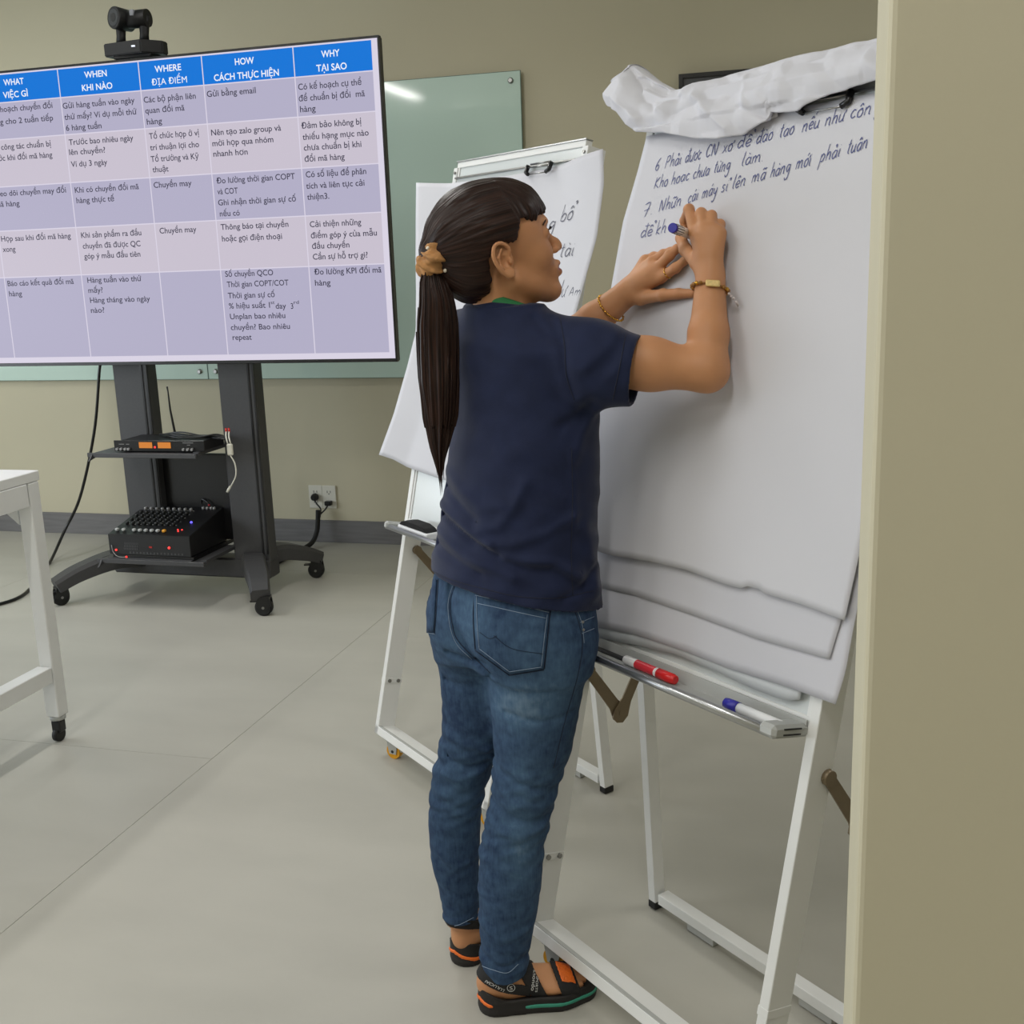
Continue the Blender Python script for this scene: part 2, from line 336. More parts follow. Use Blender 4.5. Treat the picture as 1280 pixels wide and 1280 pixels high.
BODY = [
('Kế hoạch chuyển đổi', -3.401, 2.114, 0.308),
('hàng cho 2 tuần tiếp', -3.409, 2.065, 0.312),
('Các công tác chuẩn bị', -3.433, 1.964, 0.31),
('trước khi đổi mã hàng', -3.437, 1.92, 0.315),
('Theo dõi chuyền may đổi', -3.444, 1.776, 0.368),
('mã hàng', -3.435, 1.733, 0.122),
('Họp sau khi đổi mã hàng', -3.429, 1.589, 0.35),
('xong', -3.428, 1.545, 0.065),
('Báo cáo kết quả đổi mã', -3.426, 1.4, 0.335),
('hàng', -3.425, 1.356, 0.066),
('Gửi hàng tuần vào ngày', -3.044, 2.107, 0.339),
('thứ mấy? Ví dụ mỗi thứ', -3.042, 2.063, 0.341),
('6 hàng tuần', -3.041, 2.02, 0.17),
('Trước bao nhiêu ngày', -3.035, 1.963, 0.306),
('lên chuyền?', -3.039, 1.924, 0.173),
('Ví dụ 3 ngày', -3.037, 1.876, 0.174),
('Khi có chuyền đổi mã', -3.033, 1.772, 0.306),
('hàng thực tế', -3.031, 1.73, 0.182),
('Khi sản phẩm ra đầu', -3.028, 1.588, 0.29),
('chuyền đã được QC', -3.026, 1.544, 0.279),
('góp ý mẫu đầu tiên', -3.025, 1.502, 0.272),
('Hàng tuần vào thứ', -3.023, 1.402, 0.262),
('mấy?', -3.024, 1.36, 0.071),
('Hàng tháng vào ngày', -3.021, 1.318, 0.292),
('nào?', -3.023, 1.276, 0.067),
('Các bộ phận liên', -2.663, 2.104, 0.236),
('quan đổi mã', -2.661, 2.063, 0.179),
('hàng', -2.659, 2.02, 0.07),
('Tổ chức họp ở vị', -2.655, 1.964, 0.227),
('trí thuận lợi cho', -2.656, 1.92, 0.224),
('Tổ trưởng và Kỹ', -2.658, 1.875, 0.22),
('thuật', -2.655, 1.834, 0.074),
('Chuyền may', -2.657, 1.773, 0.175),
('Chuyền may', -2.651, 1.591, 0.171),
('Gửi bằng email', -2.377, 2.106, 0.215),
('Nên tạo zalo group và', -2.373, 1.96, 0.307),
('mời họp qua nhóm', -2.372, 1.919, 0.269),
('nhanh hơn', -2.372, 1.879, 0.153),
('Đo lường thời gian COPT', -2.369, 1.775, 0.347),
('và COT', -2.369, 1.733, 0.092),
('Ghi nhận thời gian sự cố', -2.37, 1.69, 0.345),
('nếu có', -2.367, 1.647, 0.09),
('Thông báo tại chuyền', -2.368, 1.594, 0.302),
('hoặc gọi điện thoại', -2.367, 1.548, 0.269),
('Số chuyền QCO', -2.367, 1.407, 0.217),
('Thời gian COPT/COT', -2.363, 1.365, 0.278),
('Thời gian sự cố', -2.363, 1.32, 0.212),
('Unplan bao nhiêu', -2.362, 1.235, 0.251),
('chuyền? Bao nhiêu', -2.363, 1.191, 0.269),
('repeat', -2.359, 1.15, 0.088),
('% hiệu suất 1', -2.363, 1.278, 0.187),
('day', -2.151, 1.273, 0.047),
('3', -2.083, 1.271, 0.011),
('Có kế hoạch cụ thể', -1.98, 2.104, 0.264),
('để chuẩn bị đổi  mã', -1.981, 2.062, 0.276),
('hàng', -1.979, 2.022, 0.066),
('Đảm bảo không bị', -1.979, 1.961, 0.252),
('thiếu hạng mục nào', -1.977, 1.919, 0.278),
('chưa chuẩn bị khi', -1.975, 1.879, 0.243),
('đổi mã hàng', -1.975, 1.837, 0.17),
('Có số liệu để phân', -1.975, 1.778, 0.256),
('tích và liên tục cải', -1.977, 1.735, 0.248),
('thiện3.', -1.976, 1.693, 0.095),
('Cải thiện những', -1.973, 1.588, 0.22),
('điểm góp ý của mẫu', -1.972, 1.545, 0.282),
('đầu chuyền', -1.97, 1.504, 0.161),
('Cần sự hỗ trợ gì?', -1.97, 1.462, 0.236),
('Đo lường KPI đổi mã', -1.969, 1.403, 0.289),
('hàng', -1.969, 1.36, 0.068)]
SUPS = [
('st', -2.172, 1.292, 0.018),
('rd', -2.069, 1.29, 0.023)]
M_hw = em('text_white', (238, 242, 250))
for k_ in range(0, len(HEAD), 2):
    bm = bmesh.new()
    for tx, x, z, w_ in HEAD[k_:k_+2]: put_text(bm, tx, L3(x, TY-.0012, z), (1, 0, 0), (0, 0, 1), w_, .0345, .0 if 'Đ' in tx else .016)
    me = bpy.data.meshes.new('header_text'); bm.to_mesh(me); link('header_text', me, M_hw, tv)
S_tx = em('text_dark', (62, 60, 78))
bm = bmesh.new()
for tx, x, z, w_ in BODY: put_text(bm, tx, L3(x, TY-.0012, z), (1, 0, 0), (0, 0, 1), w_, .0325, .010)
for tx, x, z, w_ in SUPS: put_text(bm, tx, L3(x, TY-.0012, z), (1, 0, 0), (0, 0, 1), w_, .02, .004)
me = bpy.data.meshes.new('table_text'); bm.to_mesh(me); link('table_text', me, S_tx, tv)

# ------------------------------------------------------------------ conference camera on the television
M_camb = mat('camera_black', (11, 11, 12), .5, spec=.3, noise=.1, scale=60)
cc = tag(empty('conference_camera', (-2.695, 4.215, 2.277), 0), 'black pan and tilt conference camera sitting on top of the television', 'camera')
MB().prism([(-.125, -.03), (.06, -.055), (.12, .01), (.12, .05), (-.12, .05)], .012, .062, None, .004).build('base', M_camb, cc)
MB().box((-.085, -.03, 0), (.085, .045, .014), .003).build('foot', M_camb, cc)
MB().box((.02, -.0565, .035), (.035, -.052, .041)).build('indicator', mat('camera_led', (200, 205, 215), .3, emit=(210, 215, 230), es=.6), cc)
for sx in (-.062, .045):
    MB().tube([(sx, 0, .058), (sx+.004, 0, .09), (sx+.008, 0, .13), (sx+.008, 0, .155)], [.021, .019, .022, .026], 14, flat=.75).build('yoke_arm', M_camb, cc)
hm = Matrix.Translation((-.012, .0, .152)) @ Matrix.Rotation(R_(100), 4, 'Z') @ Matrix.Rotation(R_(90), 4, 'Y')
MB().tube([(-.06, 0, .148), (.072, 0, .148)], .034, 22).build('head', M_camb, cc)
d = Vector((-.38, -.92, .05)).normalized(); c0 = Vector((-.035, -.0, .15))
MB().tube([c0+d*(-.03), c0+d*.045, c0+d*.05], [.04, .043, .041], 28).build('lens_barrel', M_camb, cc)
MB().tube([c0+d*.048, c0+d*.0515], [.032, .032], 28).build('lens', mat('lens_glass', (34, 36, 40), .08, spec=.8), cc)
MB().tube([c0+d*.0505, c0+d*.0525], [.018, .016], 20).build('lens_ring', M_camb, cc)
MB().box((.012, -.036, .155), (.03, -.02, .178), .002).build('sensor_window', mat('sensor', (120, 122, 128), .2), cc)

# ------------------------------------------------------------------ television trolley
tr = tag(empty('television_trolley', (-2.74, 4.35, 0)), 'charcoal metal television trolley with arched feet on black casters', 'trolley')
CASTERS = [(-.51, -.30), (.49, -.29), (.46, .29), (-.53, .29)]
for sx, pts in ((-1, 0), (1, 1)):
    xm = -.26 if sx < 0 else .30
    for sy in (-1, 1):
        cx, cy = [c for c in CASTERS if (c[0] > 0) == (sx > 0) and (c[1] > 0) == (sy > 0)][0]
        m = MB()
        path = spline([(xm, 0, .158), (xm+(cx-xm)*.35, cy*.42, .168), (xm+(cx-xm)*.75, cy*.8, .135), (cx, cy*1.08, .095)], 6)
        N = len(path); rings = []
        for i, p in enumerate(path):
            p = Vector(p); q = Vector(path[min(i+1, N-1)])-Vector(path[max(i-1, 0)]); q.normalize(); x = q.cross(Vector((0, 0, 1))).normalized(); y = x.cross(q)
            wd = .055-.015*i/N; th = .042-.014*i/N
            rings.append([m.bm.verts.new(p + x*a_*wd + y*b_*th) for a_, b_ in ((-1, -.9), (-.85, -1), (.85, -1), (1, -.9), (1, .5), (.8, 1), (-.8, 1), (-1, .5))])
        for i in range(N-1):
            for k in range(8): m.bm.faces.new((rings[i][k], rings[i][(k+1) % 8], rings[i+1][(k+1) % 8], rings[i+1][k]))
        m.bm.faces.new(rings[0][::-1]); m.bm.faces.new(rings[-1]); m.build('foot_arm', M_char, tr)
MB().box((-.40, -.05, .085), (.40, .05, .175), .008).build('cross_beam', M_char, tr)
for (cx, cy) in CASTERS:
    ca = bpy.data.objects.new('caster', None); C.objects.link(ca); ca.parent = tr; ca.location = (cx, cy, 0); ca.rotation_euler = (0, 0, R_(12) if cx > 0 else R_(60))
    k = MB(); k.tube([(0, -.012, .0375), (0, .012, .0375)], .0375, 28); k.tube([(0, -.016, .0375), (0, -.012, .0375)], [.03, .034], 28); k.tube([(0, .012, .0375), (0, .016, .0375)], [.034, .03], 28); k.build('wheel', M_rub, ca)
    MB().cyl((0, -.021, .0375), (0, .021, .0375), .006, 12).build('axle', M_steel, ca)
    k = MB(); k.prism([(-.03, .04), (-.02, .08), (.03, .08), (.035, .045), (.015, .03), (-.01, .03)], -.0195, -.0165, Matrix.Rotation(R_(90), 4, 'X')); k.prism([(-.03, .04), (-.02, .08), (.03, .08), (.035, .045), (.015, .03), (-.01, .03)], .0165, .0195, Matrix.Rotation(R_(90), 4, 'X')); k.box((-.02, -.02, .076), (.03, .02, .088)); k.cyl((0, 0, .085), (0, 0, .105), .012, 14)
    k.box((-.055, -.014, .062), (-.02, .014, .068)); k.build('fork', M_blk2, ca)
for sx in (-.205, .315):
    p = MB(); p.box((sx-.088, -.045, .16), (sx+.088, .03, 1.10), .006).build('post', M_char, tr)
    MB().box((sx+.055, -.0485, .2), (sx+.0635, -.044, 1.09)).box((sx+.078, -.0485, .2), (sx+.0865, -.044, 1.09)).build('post_groove', M_blk2, tr)
    MB().box((sx-.095, -.052, 1.045), (sx+.07, .05, 1.075), .004).build('bracket_plate', M_blk, tr)
    MB().box((sx-.04, -.10, 1.08), (sx+.04, -.055, 1.9), .004).build('screen_bracket', M_blk, tr)
MB().box((-.45, -.07, 1.35), (.5, -.05, 1.45)).box((-.2, -.075, 1.08), (.28, -.03, 1.35)).build('mount_rail', M_blk, tr)
def shelf(z, y0, name='shelf'):
    m = MB(); m.box((-.27, y0, z-.008), (.23, .0, z), .002)
    m.prism([(y0, 0), (y0-.02, -.022), (y0-.03, -.03), (y0+.02, -.02), (y0+.04, -.008)], -.27, -.262, Matrix.Translation((0, 0, z)) @ Matrix(((0, 0, 1, 0), (1, 0, 0, 0), (0, 1, 0, 0), (0, 0, 0, 1))))
    m.box((.21, y0+.02, z-.008), (.235, .0, z+.006)); m.box((-.29, y0-.003, z-.018), (.235, y0+.006, z+.002), .002)
    m.build(name, M_char, tr)
shelf(.688, -.29); shelf(.225, -.31)
MB().box((-.14, .0, .25), (.22, .028, .64), .004).build('back_panel', M_blk2, tr)

# ------------------------------------------------------------------ wireless microphone receiver
M_or = mat('orange_display', (30, 16, 6), .3, emit=(214, 128, 44), es=.9)
M_red = mat('red_led', (120, 10, 10), .3, emit=(255, 60, 55), es=1.6)
M_knob = mat('grey_knob', (150, 150, 150), .35, metal=.3)
rc = tag(empty('microphone_receiver', (-2.70, 4.10, .690), R_(1)), 'black rack receiver with two orange displays on the upper shelf', 'receiver')
MB().box((-.20, -.0, .004), (.20, .19, .046), .002).build('case', M_blk, rc)
MB().box((-.215, -.006, .003), (.215, .0, .050), .0015).build('front_panel', M_blk2, rc)
for x0, x1 in ((-.092, -.030), (-.002, .058)):
    MB().box((x0, -.0085, .018), (x1, -.006, .043)).build('display', M_or, rc)
MB().sphere((-.017, -.008, .022), .0045).build('power_light', M_red, rc)
for x in (-.197, -.178, -.158, -.142, .12, .14, .16):
    MB().cyl((x, -.006, .014), (x, -.018, .014), .0055, 14).build('control_knob', M_knob, rc)
m = MB()
for x0, x1, z in ((-.19, -.165, .034), (-.155, -.14, .034), (.115, .165, .041), (.135, .15, .032)): m.box((x0, -.0068, z-.0012), (x1, -.0055, z+.0012))
m.build('panel_marking', mat('marking_grey', (130, 130, 130), .5), rc)
MB().tube([(-.01, .15, .046), (-.012, .15, .06), (-.02, .145, .16), (-.022, .145, .24), (-.024, .145, .262)], [.006, .0055, .0045, .003, .004], 10).build('antenna', M_blk2, rc)
wr = MB()
for k in range(4):
    wr.tube(spline([(-.09+.01*k, .15, .052), (-.05, .12+.01*k, .056), (.04, .06+.02*k, .055+.004*k), (.14, .07+.015*k, .052), (.22, .1, .062-.006*k), (.28, .10, .040)], 6), .0035, 7)
tag(wr.build('cable_bundle', M_blk2), 'tangle of black leads lying on top of the rack receiver', 'cable'); wr_o = C.objects['cable_bundle']; wr_o.location = rc.location
ad = tag(empty('cable_adapter', (-2.42, 4.20, .715)), 'short white lead with red tipped plugs hanging from the upper shelf', 'adapter')
for dx in (-.006, .008):
    MB().tube(spline([(dx-.02, .02, .05), (dx-.012, 0, .03), (dx-.002, -.01, .0)], 4), .003, 8).build('plug_lead', M_out, ad)
    MB().cyl((dx-.022, .022, .06), (dx-.018, .017, .045), .0045, 10).build('plug_tip', mat('red_plastic', (190, 40, 30), .4), ad)
MB().box((-.012, -.016, -.052), (.014, -.002, -.002), .004).build('adapter_body', M_out, ad)
MB().tube(spline([(.0, -.01, -.05), (.02, -.012, -.09), (.018, -.012, -.14), (-.012, -.012, -.19)], 8), .003, 8).build('lead', M_out, ad)
MB().tube([(-.012, -.012, -.186), (-.022, -.012, -.2), (-.03, -.012, -.212)], [.005, .0065, .005], 10).build('usb_plug', M_out, ad)

# ------------------------------------------------------------------ audio mixer
mx = tag(empty('audio_mixer', (-2.772, 4.055, .2265), R_(0)), 'black audio mixer covered in knobs and faders on the lower shelf', 'mixer')
def SL(z0, y): return z0 + (y)*.17
side = [(0, .018), (0, .108), (.30, .172), (.36, .172), (.36, .06), (.30, .018)]
Mx = Matrix(((0, 0, 1, 0), (1, 0, 0, 0), (0, 1, 0, 0), (0, 0, 0, 1)))
MB().prism(side, -.2, .2, Mx, .002).build('mixer_body', M_blk, mx)
MB().prism([(0, .0), (0, .017), (.34, .017), (.34, 0)], -.185, .21, Mx).build('rack_unit', M_blk2, mx)
MB().box((-.205, -.012, .0), (.205, .0, .005)).build('front_lip', M_char, mx)
def top(x, y): return Vector((x, y, .108+(y)*(.064/.30)))
nrm = Vector((0, -.171, .985))
M_kn2 = mat('dark_knob', (30, 32, 32), .4); M_kn3 = mat('pale_knob', (165, 168, 168), .4); M_amb = mat('amber_knob', (214, 150, 40), .4)
for r in range(5):
    for c in range(9):
        p = top(-.165+c*.029, .10+r*.037)
        MB().tube([p, p+nrm*.012, p+nrm*.014], [.0085, .007, .0055], 10).build('mixer_knob', M_kn2 if r < 4 else M_knob, mx)
mk = MB()
for r in range(5):
    for c in range(9):
        p = top(-.165+c*.029+.011, .10+r*.037); mk.box(p+Vector((-.003, -.002, .0002)), p+Vector((.003, .002, .0022)))
mk.build('panel_marking', M_knob, mx)
for c, x in enumerate([-.17, -.137, -.085, -.056, -.027, .002, .031, .062]):
    p = top(x, .028)
    MB().box(p+Vector((-.008, -.009, .002)), p+Vector((.008, .009, .015)), .004).build('fader_cap', M_amb if c == 7 else M_kn3, mx)
for x, y, ml in ((.11, .06, M_red), (.13, .06, M_red), (.12, .045, M_red)):
    p = top(x, y); MB().sphere(p, .004).build('level_light', ml, mx)
MB().sphere(top(.135, .13)+nrm*.003, .0055).build('power_light', mat('blue_led', (20, 20, 150), .3, emit=(110, 100, 255), es=1.5), mx)
for x in (.115, .135, .155, .17): MB().tube([top(x, .27), top(x, .27)+nrm*.012], [.007, .006], 10).build('master_knob', M_knob, mx)
vt = MB()
for k in range(9):
    for z in (.044, .056, .068):
        vt.box((-.125+k*.008+(z-.05)*.25, -.0008, z-.004), (-.122+k*.008+(z-.05)*.25, .001, z+.005))
for k in range(16): vt.box((-.1+k*.017, -.0008, .024), (-.094+k*.017, .001, .032))
vt.build('vent_slot', mat('vent_grey', (70, 70, 72), .5), mx)
for x, z, r in ((-.165, .038, .005), (.098, .056, .0058), (-.118, .008, .005)): MB().sphere((x, -.002, z), r).build('front_light', M_red, mx)
MB().box((.0, -.002, .052), (.014, .001, .059)).build('red_switch', mat('red_switch', (170, 30, 20), .4), mx)
MB().tube(spline([(-.185, -.004, .06), (-.175, -.01, .03), (-.15, -.014, .012), (-.118, -.006, .008)], 6), .0015, 6).build('thin_wire', M_knob, mx)
MB().tube(spline([(.09, .30, .172), (.1, .29, .205), (.13, .28, .197), (.14, .28, .182)], 5), .0035, 7).build('signal_lead', M_blk2, mx)
MB().sphere((.142, .275, .184), .005).build('lead_tip', mat('red_tip', (170, 40, 50), .4), mx)

# ------------------------------------------------------------------ white table on the left
tb = tag(empty('work_table', (-2.26, 2.80, 0)), 'white metal framed table on small casters at the left edge', 'table')
ZT = .862
MB().box((-1.5, -1.45, ZT-.03), (-.006, .0, ZT), .002).build('table_top', M_white, tb)
def leg(x, y, nm='leg'):
    l = MB(); l.box((x-.024, y-.024, .085), (x+.024, y+.024, ZT-.031), .003); o = l.build(nm, M_white, tb)
    k = MB(); k.tube([(x, y, .072), (x, y, .085)], .024, 16).build('collar', M_plas, o)
    k = MB(); k.tube([(x-.009, y-.006, .022), (x+.009, y-.006, .022)], .022, 20).build('wheel', M_rub, o)
    MB().box((x-.016, y-.018, .03), (x+.016, y+.015, .07), .004).build('fork', M_blk, o)
leg(-.03, -.03); leg(-1.45, -.03); leg(-.03, -1.4); leg(-1.45, -1.4)
MB().box((-.055, -1.37, ZT-.1), (-.005, -.06, ZT-.031), .002).build('apron', M_white, tb)
MB().box((-1.42, -.055, ZT-.1), (-.06, -.005, ZT-.031), .002).build('apron', M_white, tb)
MB().box((-.055, -1.37, .205), (-.005, -.06, .255), .002).build('stretcher', M_white, tb)
MB().prism([(-.06, ZT-.1), (-.06, ZT-.16), (-.13, ZT-.1)], -.05, -.045, Matrix(((1, 0, 0, 0), (0, 0, 1, 0), (0, 1, 0, 0), (0, 0, 0, 1)))).build('gusset', M_white, tb)
# ------------------------------------------------------------------ flip chart easels
def G_(a, hb):
    return lambda u, s, w=0: (u, s*math.sin(a) - w*math.cos(a), hb + s*math.cos(a) + w*math.sin(a))
def easel(loc, th, a, hb, D, label, W=.62, bolt=.17, clips=(.12, .40)):
    G = G_(a, hb); e = tag(empty('flip_chart_easel', (loc[0], loc[1], 0), th-math.pi/2), label, 'easel')
    ax = (1, 0, 0)
    for u, s_ in ((.0, 1), (W, -1)):
        l = MB(); l.bar(G(u+s_*.010, .0, -.0275), G(u+s_*.010, 1.655, -.0275), .02, .055, ax, .0012)
        o = l.build('front_leg', M_white, e)
        k = MB(); k.bar(G(u+s_*.0105, bolt-.014, -.0275), G(u+s_*.0105, bolt+.002, -.0275), .0225, .056, ax, .001); k.build('leg_collar', M_white, o)
        for w in (-.014, -.043):
            MB().cyl(G(u+s_*.019, bolt-.006, w), G(u+s_*.0255, bolt-.006, w), .0055, 12).build('bolt', M_steel, o)
    b = MB(); b.bar(G(.0, .012, -.0275), G(W, .012, -.0275), .055, .024, G(0, 0, 1) and Vector(G(0, 0, 1))-Vector(G(0, 0, 0)), .0012)
    b.build('bottom_bar', M_white, e)
    b = MB(); b.bar(G(.001, .0245, -.006), G(W-.001, .0245, -.006), .01, .002, Vector(G(0, 0, 1))-Vector(G(0, 0, 0))); b.build('bar_groove', M_plas, e)
    for u in (.05, W-.05):
        c = bpy.data.objects.new('caster', None); C.objects.link(c); c.parent = e; c.location = (u, .04, 0); c.rotation_euler = (0, 0, R_(25))
        MB().tube([(0, -.010, .0235), (0, .010, .0235)], [.0235, .0235], 28).build('wheel', M_yel, c)
        MB().tube([(0, -.014, .0235), (0, .014, .0235)], .005, 12).build('axle', M_blk, c)
        k = MB()
        for sy in (-1, 1): k.prism([(-.012, .016), (.012, .016), (.02, .058), (-.02, .058)], sy*.0125-.0012, sy*.0125+.0012, Matrix.Rotation(R_(90), 4, 'X'))
        k.box((-.022, -.016, .056), (.022, .016, hb-.0005)); k.build('fork', M_plas, c)
        MB().box((.014, -.008, .024), (.034, .008, .034), .002).build('brake_tab', M_plas, c)
    # board
    b = MB(); b.bar(G(.026, 1.152, -.012), G(W-.026, 1.152, -.012), .012, 1.01, Vector(G(0, 0, 1))-Vector(G(0, 0, 0))); b.build('whiteboard', M_board, e)
    f = MB()
    for s in (.642, 1.662): f.bar(G(.014, s, -.012), G(W-.014, s, -.012), .02, .016, Vector(G(0, 0, 1))-Vector(G(0, 0, 0)), .001)
    for u in (.024, W-.024): f.bar(G(u, .645, -.012), G(u, 1.66, -.012), .008, .018, ax, .001)
    f.build('board_frame', M_white, e)
    f = MB(); f.bar(G(.012, 1.6715, -.01), G(W-.012, 1.6715, -.01), .022, .003, Vector(G(0, 0, 1))-Vector(G(0, 0, 0))); f.build('top_trim', M_alu, e)
    f = MB()
    for u in (.012, W-.012): f.cyl(G(u, 1.64, .0), G(u, 1.64, .004), .004, 10)
    f.build('frame_screw', M_steel, e)
    # clamp rail and wire clips
    f = MB(); f.bar(G(.03, 1.622, .004), G(W-.03, 1.622, .004), .016, .005, Vector(G(0, 0, 1))-Vector(G(0, 0, 0)), .001); f.build('clamp_rail', M_steel, e)
    f = MB(); f.bar(G(.035, 1.612, .002), G(W-.035, 1.612, .002), .004, .018, Vector(G(0, 0, 1))-Vector(G(0, 0, 0))); f.build('clamp_plate', M_board, e)
    for u0 in clips:
        c = MB(); c.tube([G(u0+.004, 1.626, .012), G(u0+.092, 1.626, .012)], .0022, 8); c.tube([G(u0+.004, 1.616, .018), G(u0+.092, 1.616, .018)], .0018, 8)
        c.tube([G(u0+.002, 1.598, .02), G(u0+.098, 1.598, .02)], .0014, 8); o = c.build('wire_clip', M_steel, e)
        c = MB()
        for du in (.0, .1): c.tube([G(u0+du, 1.622, .016), G(u0+du, 1.604, .02), G(u0+du+(.012 if du == 0 else -.012), 1.598, .021)], [.0058, .0058, .005], 8)
        c.build('clip_cap', M_blk2, o)
    # tray
    t = MB(); wv = Vector(G(0, 0, 1))-Vector(G(0, 0, 0)); t.bar(G(.02, .620, .034), G(W-.02, .620, .034), .066, .003, wv)
    t.bar(G(.02, .632, .003), G(W-.02, .632, .003), .003, .025, wv); to = t.build('tray', M_plas, e)
    t = MB(); t.tube([G(.025, .624, .068), G(W-.03, .624, .068)], .008, 16); t.build('tray_lip', M_alu, to)
    for u0, u1 in ((.020, .042), (W-.052, W-.018)):
        t = MB(); t.bar(G(u0, .628, .036), G(u1, .628, .036), .084, .022, wv, .006); t.build('tray_end_cap', M_plas, to)
    t = MB()
    for s in (.624, .633): t.bar(G(W-.0185, s, .036), G(W-.017, s, .036), .04, .0025, wv)
    t.build('end_cap_slot', M_blk2, to)
    # rear frame
    topy = G(0, 1.00, -.062)
    rr = MB
    for u in (.013, W-.013):
        l = rr(); l.bar((u, D, .02), (u, topy[1]+.02, topy[2]), .022, .03, ax, .001); l.build('rear_leg', M_white, e)
        MB().bar((u, D, .002), (u, D, .02), .024, .032, ax, .002).build('rubber_foot', M_rub, e)
    l = rr(); l.bar((.033, D, .034), (W-.033, D, .034), .03, .024, (0, 1, 0), .001); l.build('rear_bar', M_white, e)
    l = rr(); l.bar((.12, D, .012), (.2, D, .012), .02, .018, (0, 1, 0), .001); l.bar((W-.2, D, .012), (W-.12, D, .012), .02, .018, (0, 1, 0), .001); l.build('foot_pad', M_plas, e)
    l = rr(); l.bar((.03, topy[1]+.02, topy[2]), (W-.03, topy[1]+.02, topy[2]), .022, .022, (0, 0, 1), .001); l.build('top_bar', M_white, e)
    # folding stays
    zr = .60; sf = (.60-hb)/math.cos(a)+.02
    for u, sg in ((.026, 1), (W+.004, -1)):
        A = Vector(G(u, sf, -.042)); yr = D+(topy[1]+.02-D)*(zr/topy[2]); B_ = Vector((u, yr, zr+.03)); H_ = Vector((u, (A.y*.5+B_.y*.5), zr-.10))
        l = MB()
        for P0, P1, o_ in ((A, H_, 0), (B_, H_, .0035*sg)):
            P0 = P0+Vector((o_, 0, 0)); P1 = P1+Vector((o_, 0, 0)); d = (P1-P0).normalized(); x = d.cross(Vector((1, 0, 0)))
            ML = Matrix((x, d, x.cross(d))).transposed().to_4x4(); ML.translation = P0; Ln = (P1-P0).length
            l.prism([(-.011, -.01), (.011, -.01), (.013, Ln*.8), (.021, Ln), (.015, Ln+.017), (0, Ln+.022), (-.015, Ln+.017), (-.021, Ln), (-.013, Ln*.8)], -.0015, .0015, ML)
        l.build('folding_stay', M_bronze, e)
        for P in (A, B_, H_): MB().cyl(P-Vector((.006, 0, 0)), P+Vector((.006, 0, 0)), .0055 if P is H_ else .013, 14).build('pivot', M_bronze, e)
    return e, G
MATL = [(-1.255, 2.855), .86, .222, .074]; MATR = [(-.562, 1.977), .867, .217, .076]
eL, GL = easel(*MATL, .395, 'white flip chart easel on yellow casters nearer the green glass board', clips=(.40,))
eR, GR = easel(*MATR, .35, 'white flip chart easel the woman is writing on', W=.632)

def interp(tab, x):
    tab = sorted(tab); xs_ = [t[0] for t in tab]; ys_ = [t[1] for t in tab]; return float(np.interp(x, xs_, ys_))
def crumple(seed, n=14, m=10):
    g = np.random.default_rng(seed).normal(0, 1, (n, m))
    def f(x, y):
        x = (x % 1)*(n-1.001); y = (y % 1)*(m-1.001); i, j = int(x), int(y); fx, fy = x-i, y-j
        if fx+fy < 1: return g[i, j]+(g[i+1, j]-g[i, j])*fx+(g[i, j+1]-g[i, j])*fy
        return g[i+1, j+1]+(g[i, j+1]-g[i+1, j+1])*(1-fx)+(g[i+1, j]-g[i+1, j+1])*(1-fy)
    return f
def sheet(e, G, left, right, top, bottom, woff, m, label, nu=50, nv=60, name='paper_sheet', grp=None):
    """left/right: [(v,u)], top/bottom: [(fraction,v)]"""
    P = np.zeros((nv+1, nu+1, 3))
    def uv(s, t):
        v0 = interp(top, s); v1 = interp(bottom, s); v = v0+(v1-v0)*t
        ul = interp(left, v); ur = interp(right, v); return ul+(ur-ul)*s, v
    for i in range(nv+1):
        for j in range(nu+1):
            u, v = uv(j/nu, i/nv); P[i, j] = G(u, v, woff(u, v, j/nu, i/nv))
    o = grid_mesh(name, P, m, None, .0006); o.matrix_world = e_mat(e)
    tag(o, label, 'paper', grp); return o
def e_mat(e): return Matrix.Translation(e.location) @ Matrix.Rotation(e.rotation_euler.z, 4, 'Z')
def wave(amp, off, ph=0):
    return lambda u, v, s, t: off + amp*(math.sin(u*9+ph)*.5+math.sin(v*5+ph*2+u*3)*.5)*min(1, t*3+.1) 
# right easel: four sheets, the front one written on
Lc = [(1.62, .022), (1.543, .011), (1.444, -.008), (1.336, -.009), (1.226, -.010), (1.099, -.012), (.95, .004), (.80, .034)]
w1 = lambda u, v, s, t: .014 + .007*t + .004*math.sin(v*6+1)*t*(1-s) + .010*max(0, 1-s*6)*t
sheet(eR, GR, Lc, [(1.62, .70), (.80, .661)], [(0, 1.606), (1, 1.615)], [(0, .811), (.13, .809), (.30, .819), (.45, .823), (.6, .818), (.66, .819), (.665, .825), (.72, .827), (.74, .822), (.86, .822), (1, .817)], w1, M_paper, 'top white flip chart sheet with blue handwriting on the right easel')
w2 = lambda u, v, s, t: .0105 + .005*t*s - .002*t
sheet(eR, GR, [(1.6, .03), (.95, .028), (.73, .050)], [(1.6, .69), (.83, .652), (.75, .641)], [(0, 1.603), (1, 1.608)], [(0, .737), (.23, .747), (.5, .748), (.75, .745), (1, .751)], w2, M_paper2, 'second blank sheet, its lower edge showing under the written one')
w3 = lambda u, v, s, t: .0075 + .012*t*t*max(0, s-.7)
sheet(eR, GR, [(1.6, .03), (.95, .03), (.65, .066)], [(1.6, .69), (.81, .672), (.74, .672), (.68, .664)], [(0, 1.6), (1, 1.605)], [(0, .660), (.22, .676), (.45, .680), (.62, .679), (.85, .686), (1, .687)], w3, M_paper2, 'lowest blank white sheet hanging down to the marker tray')
w4 = lambda u, v, s, t: .0045
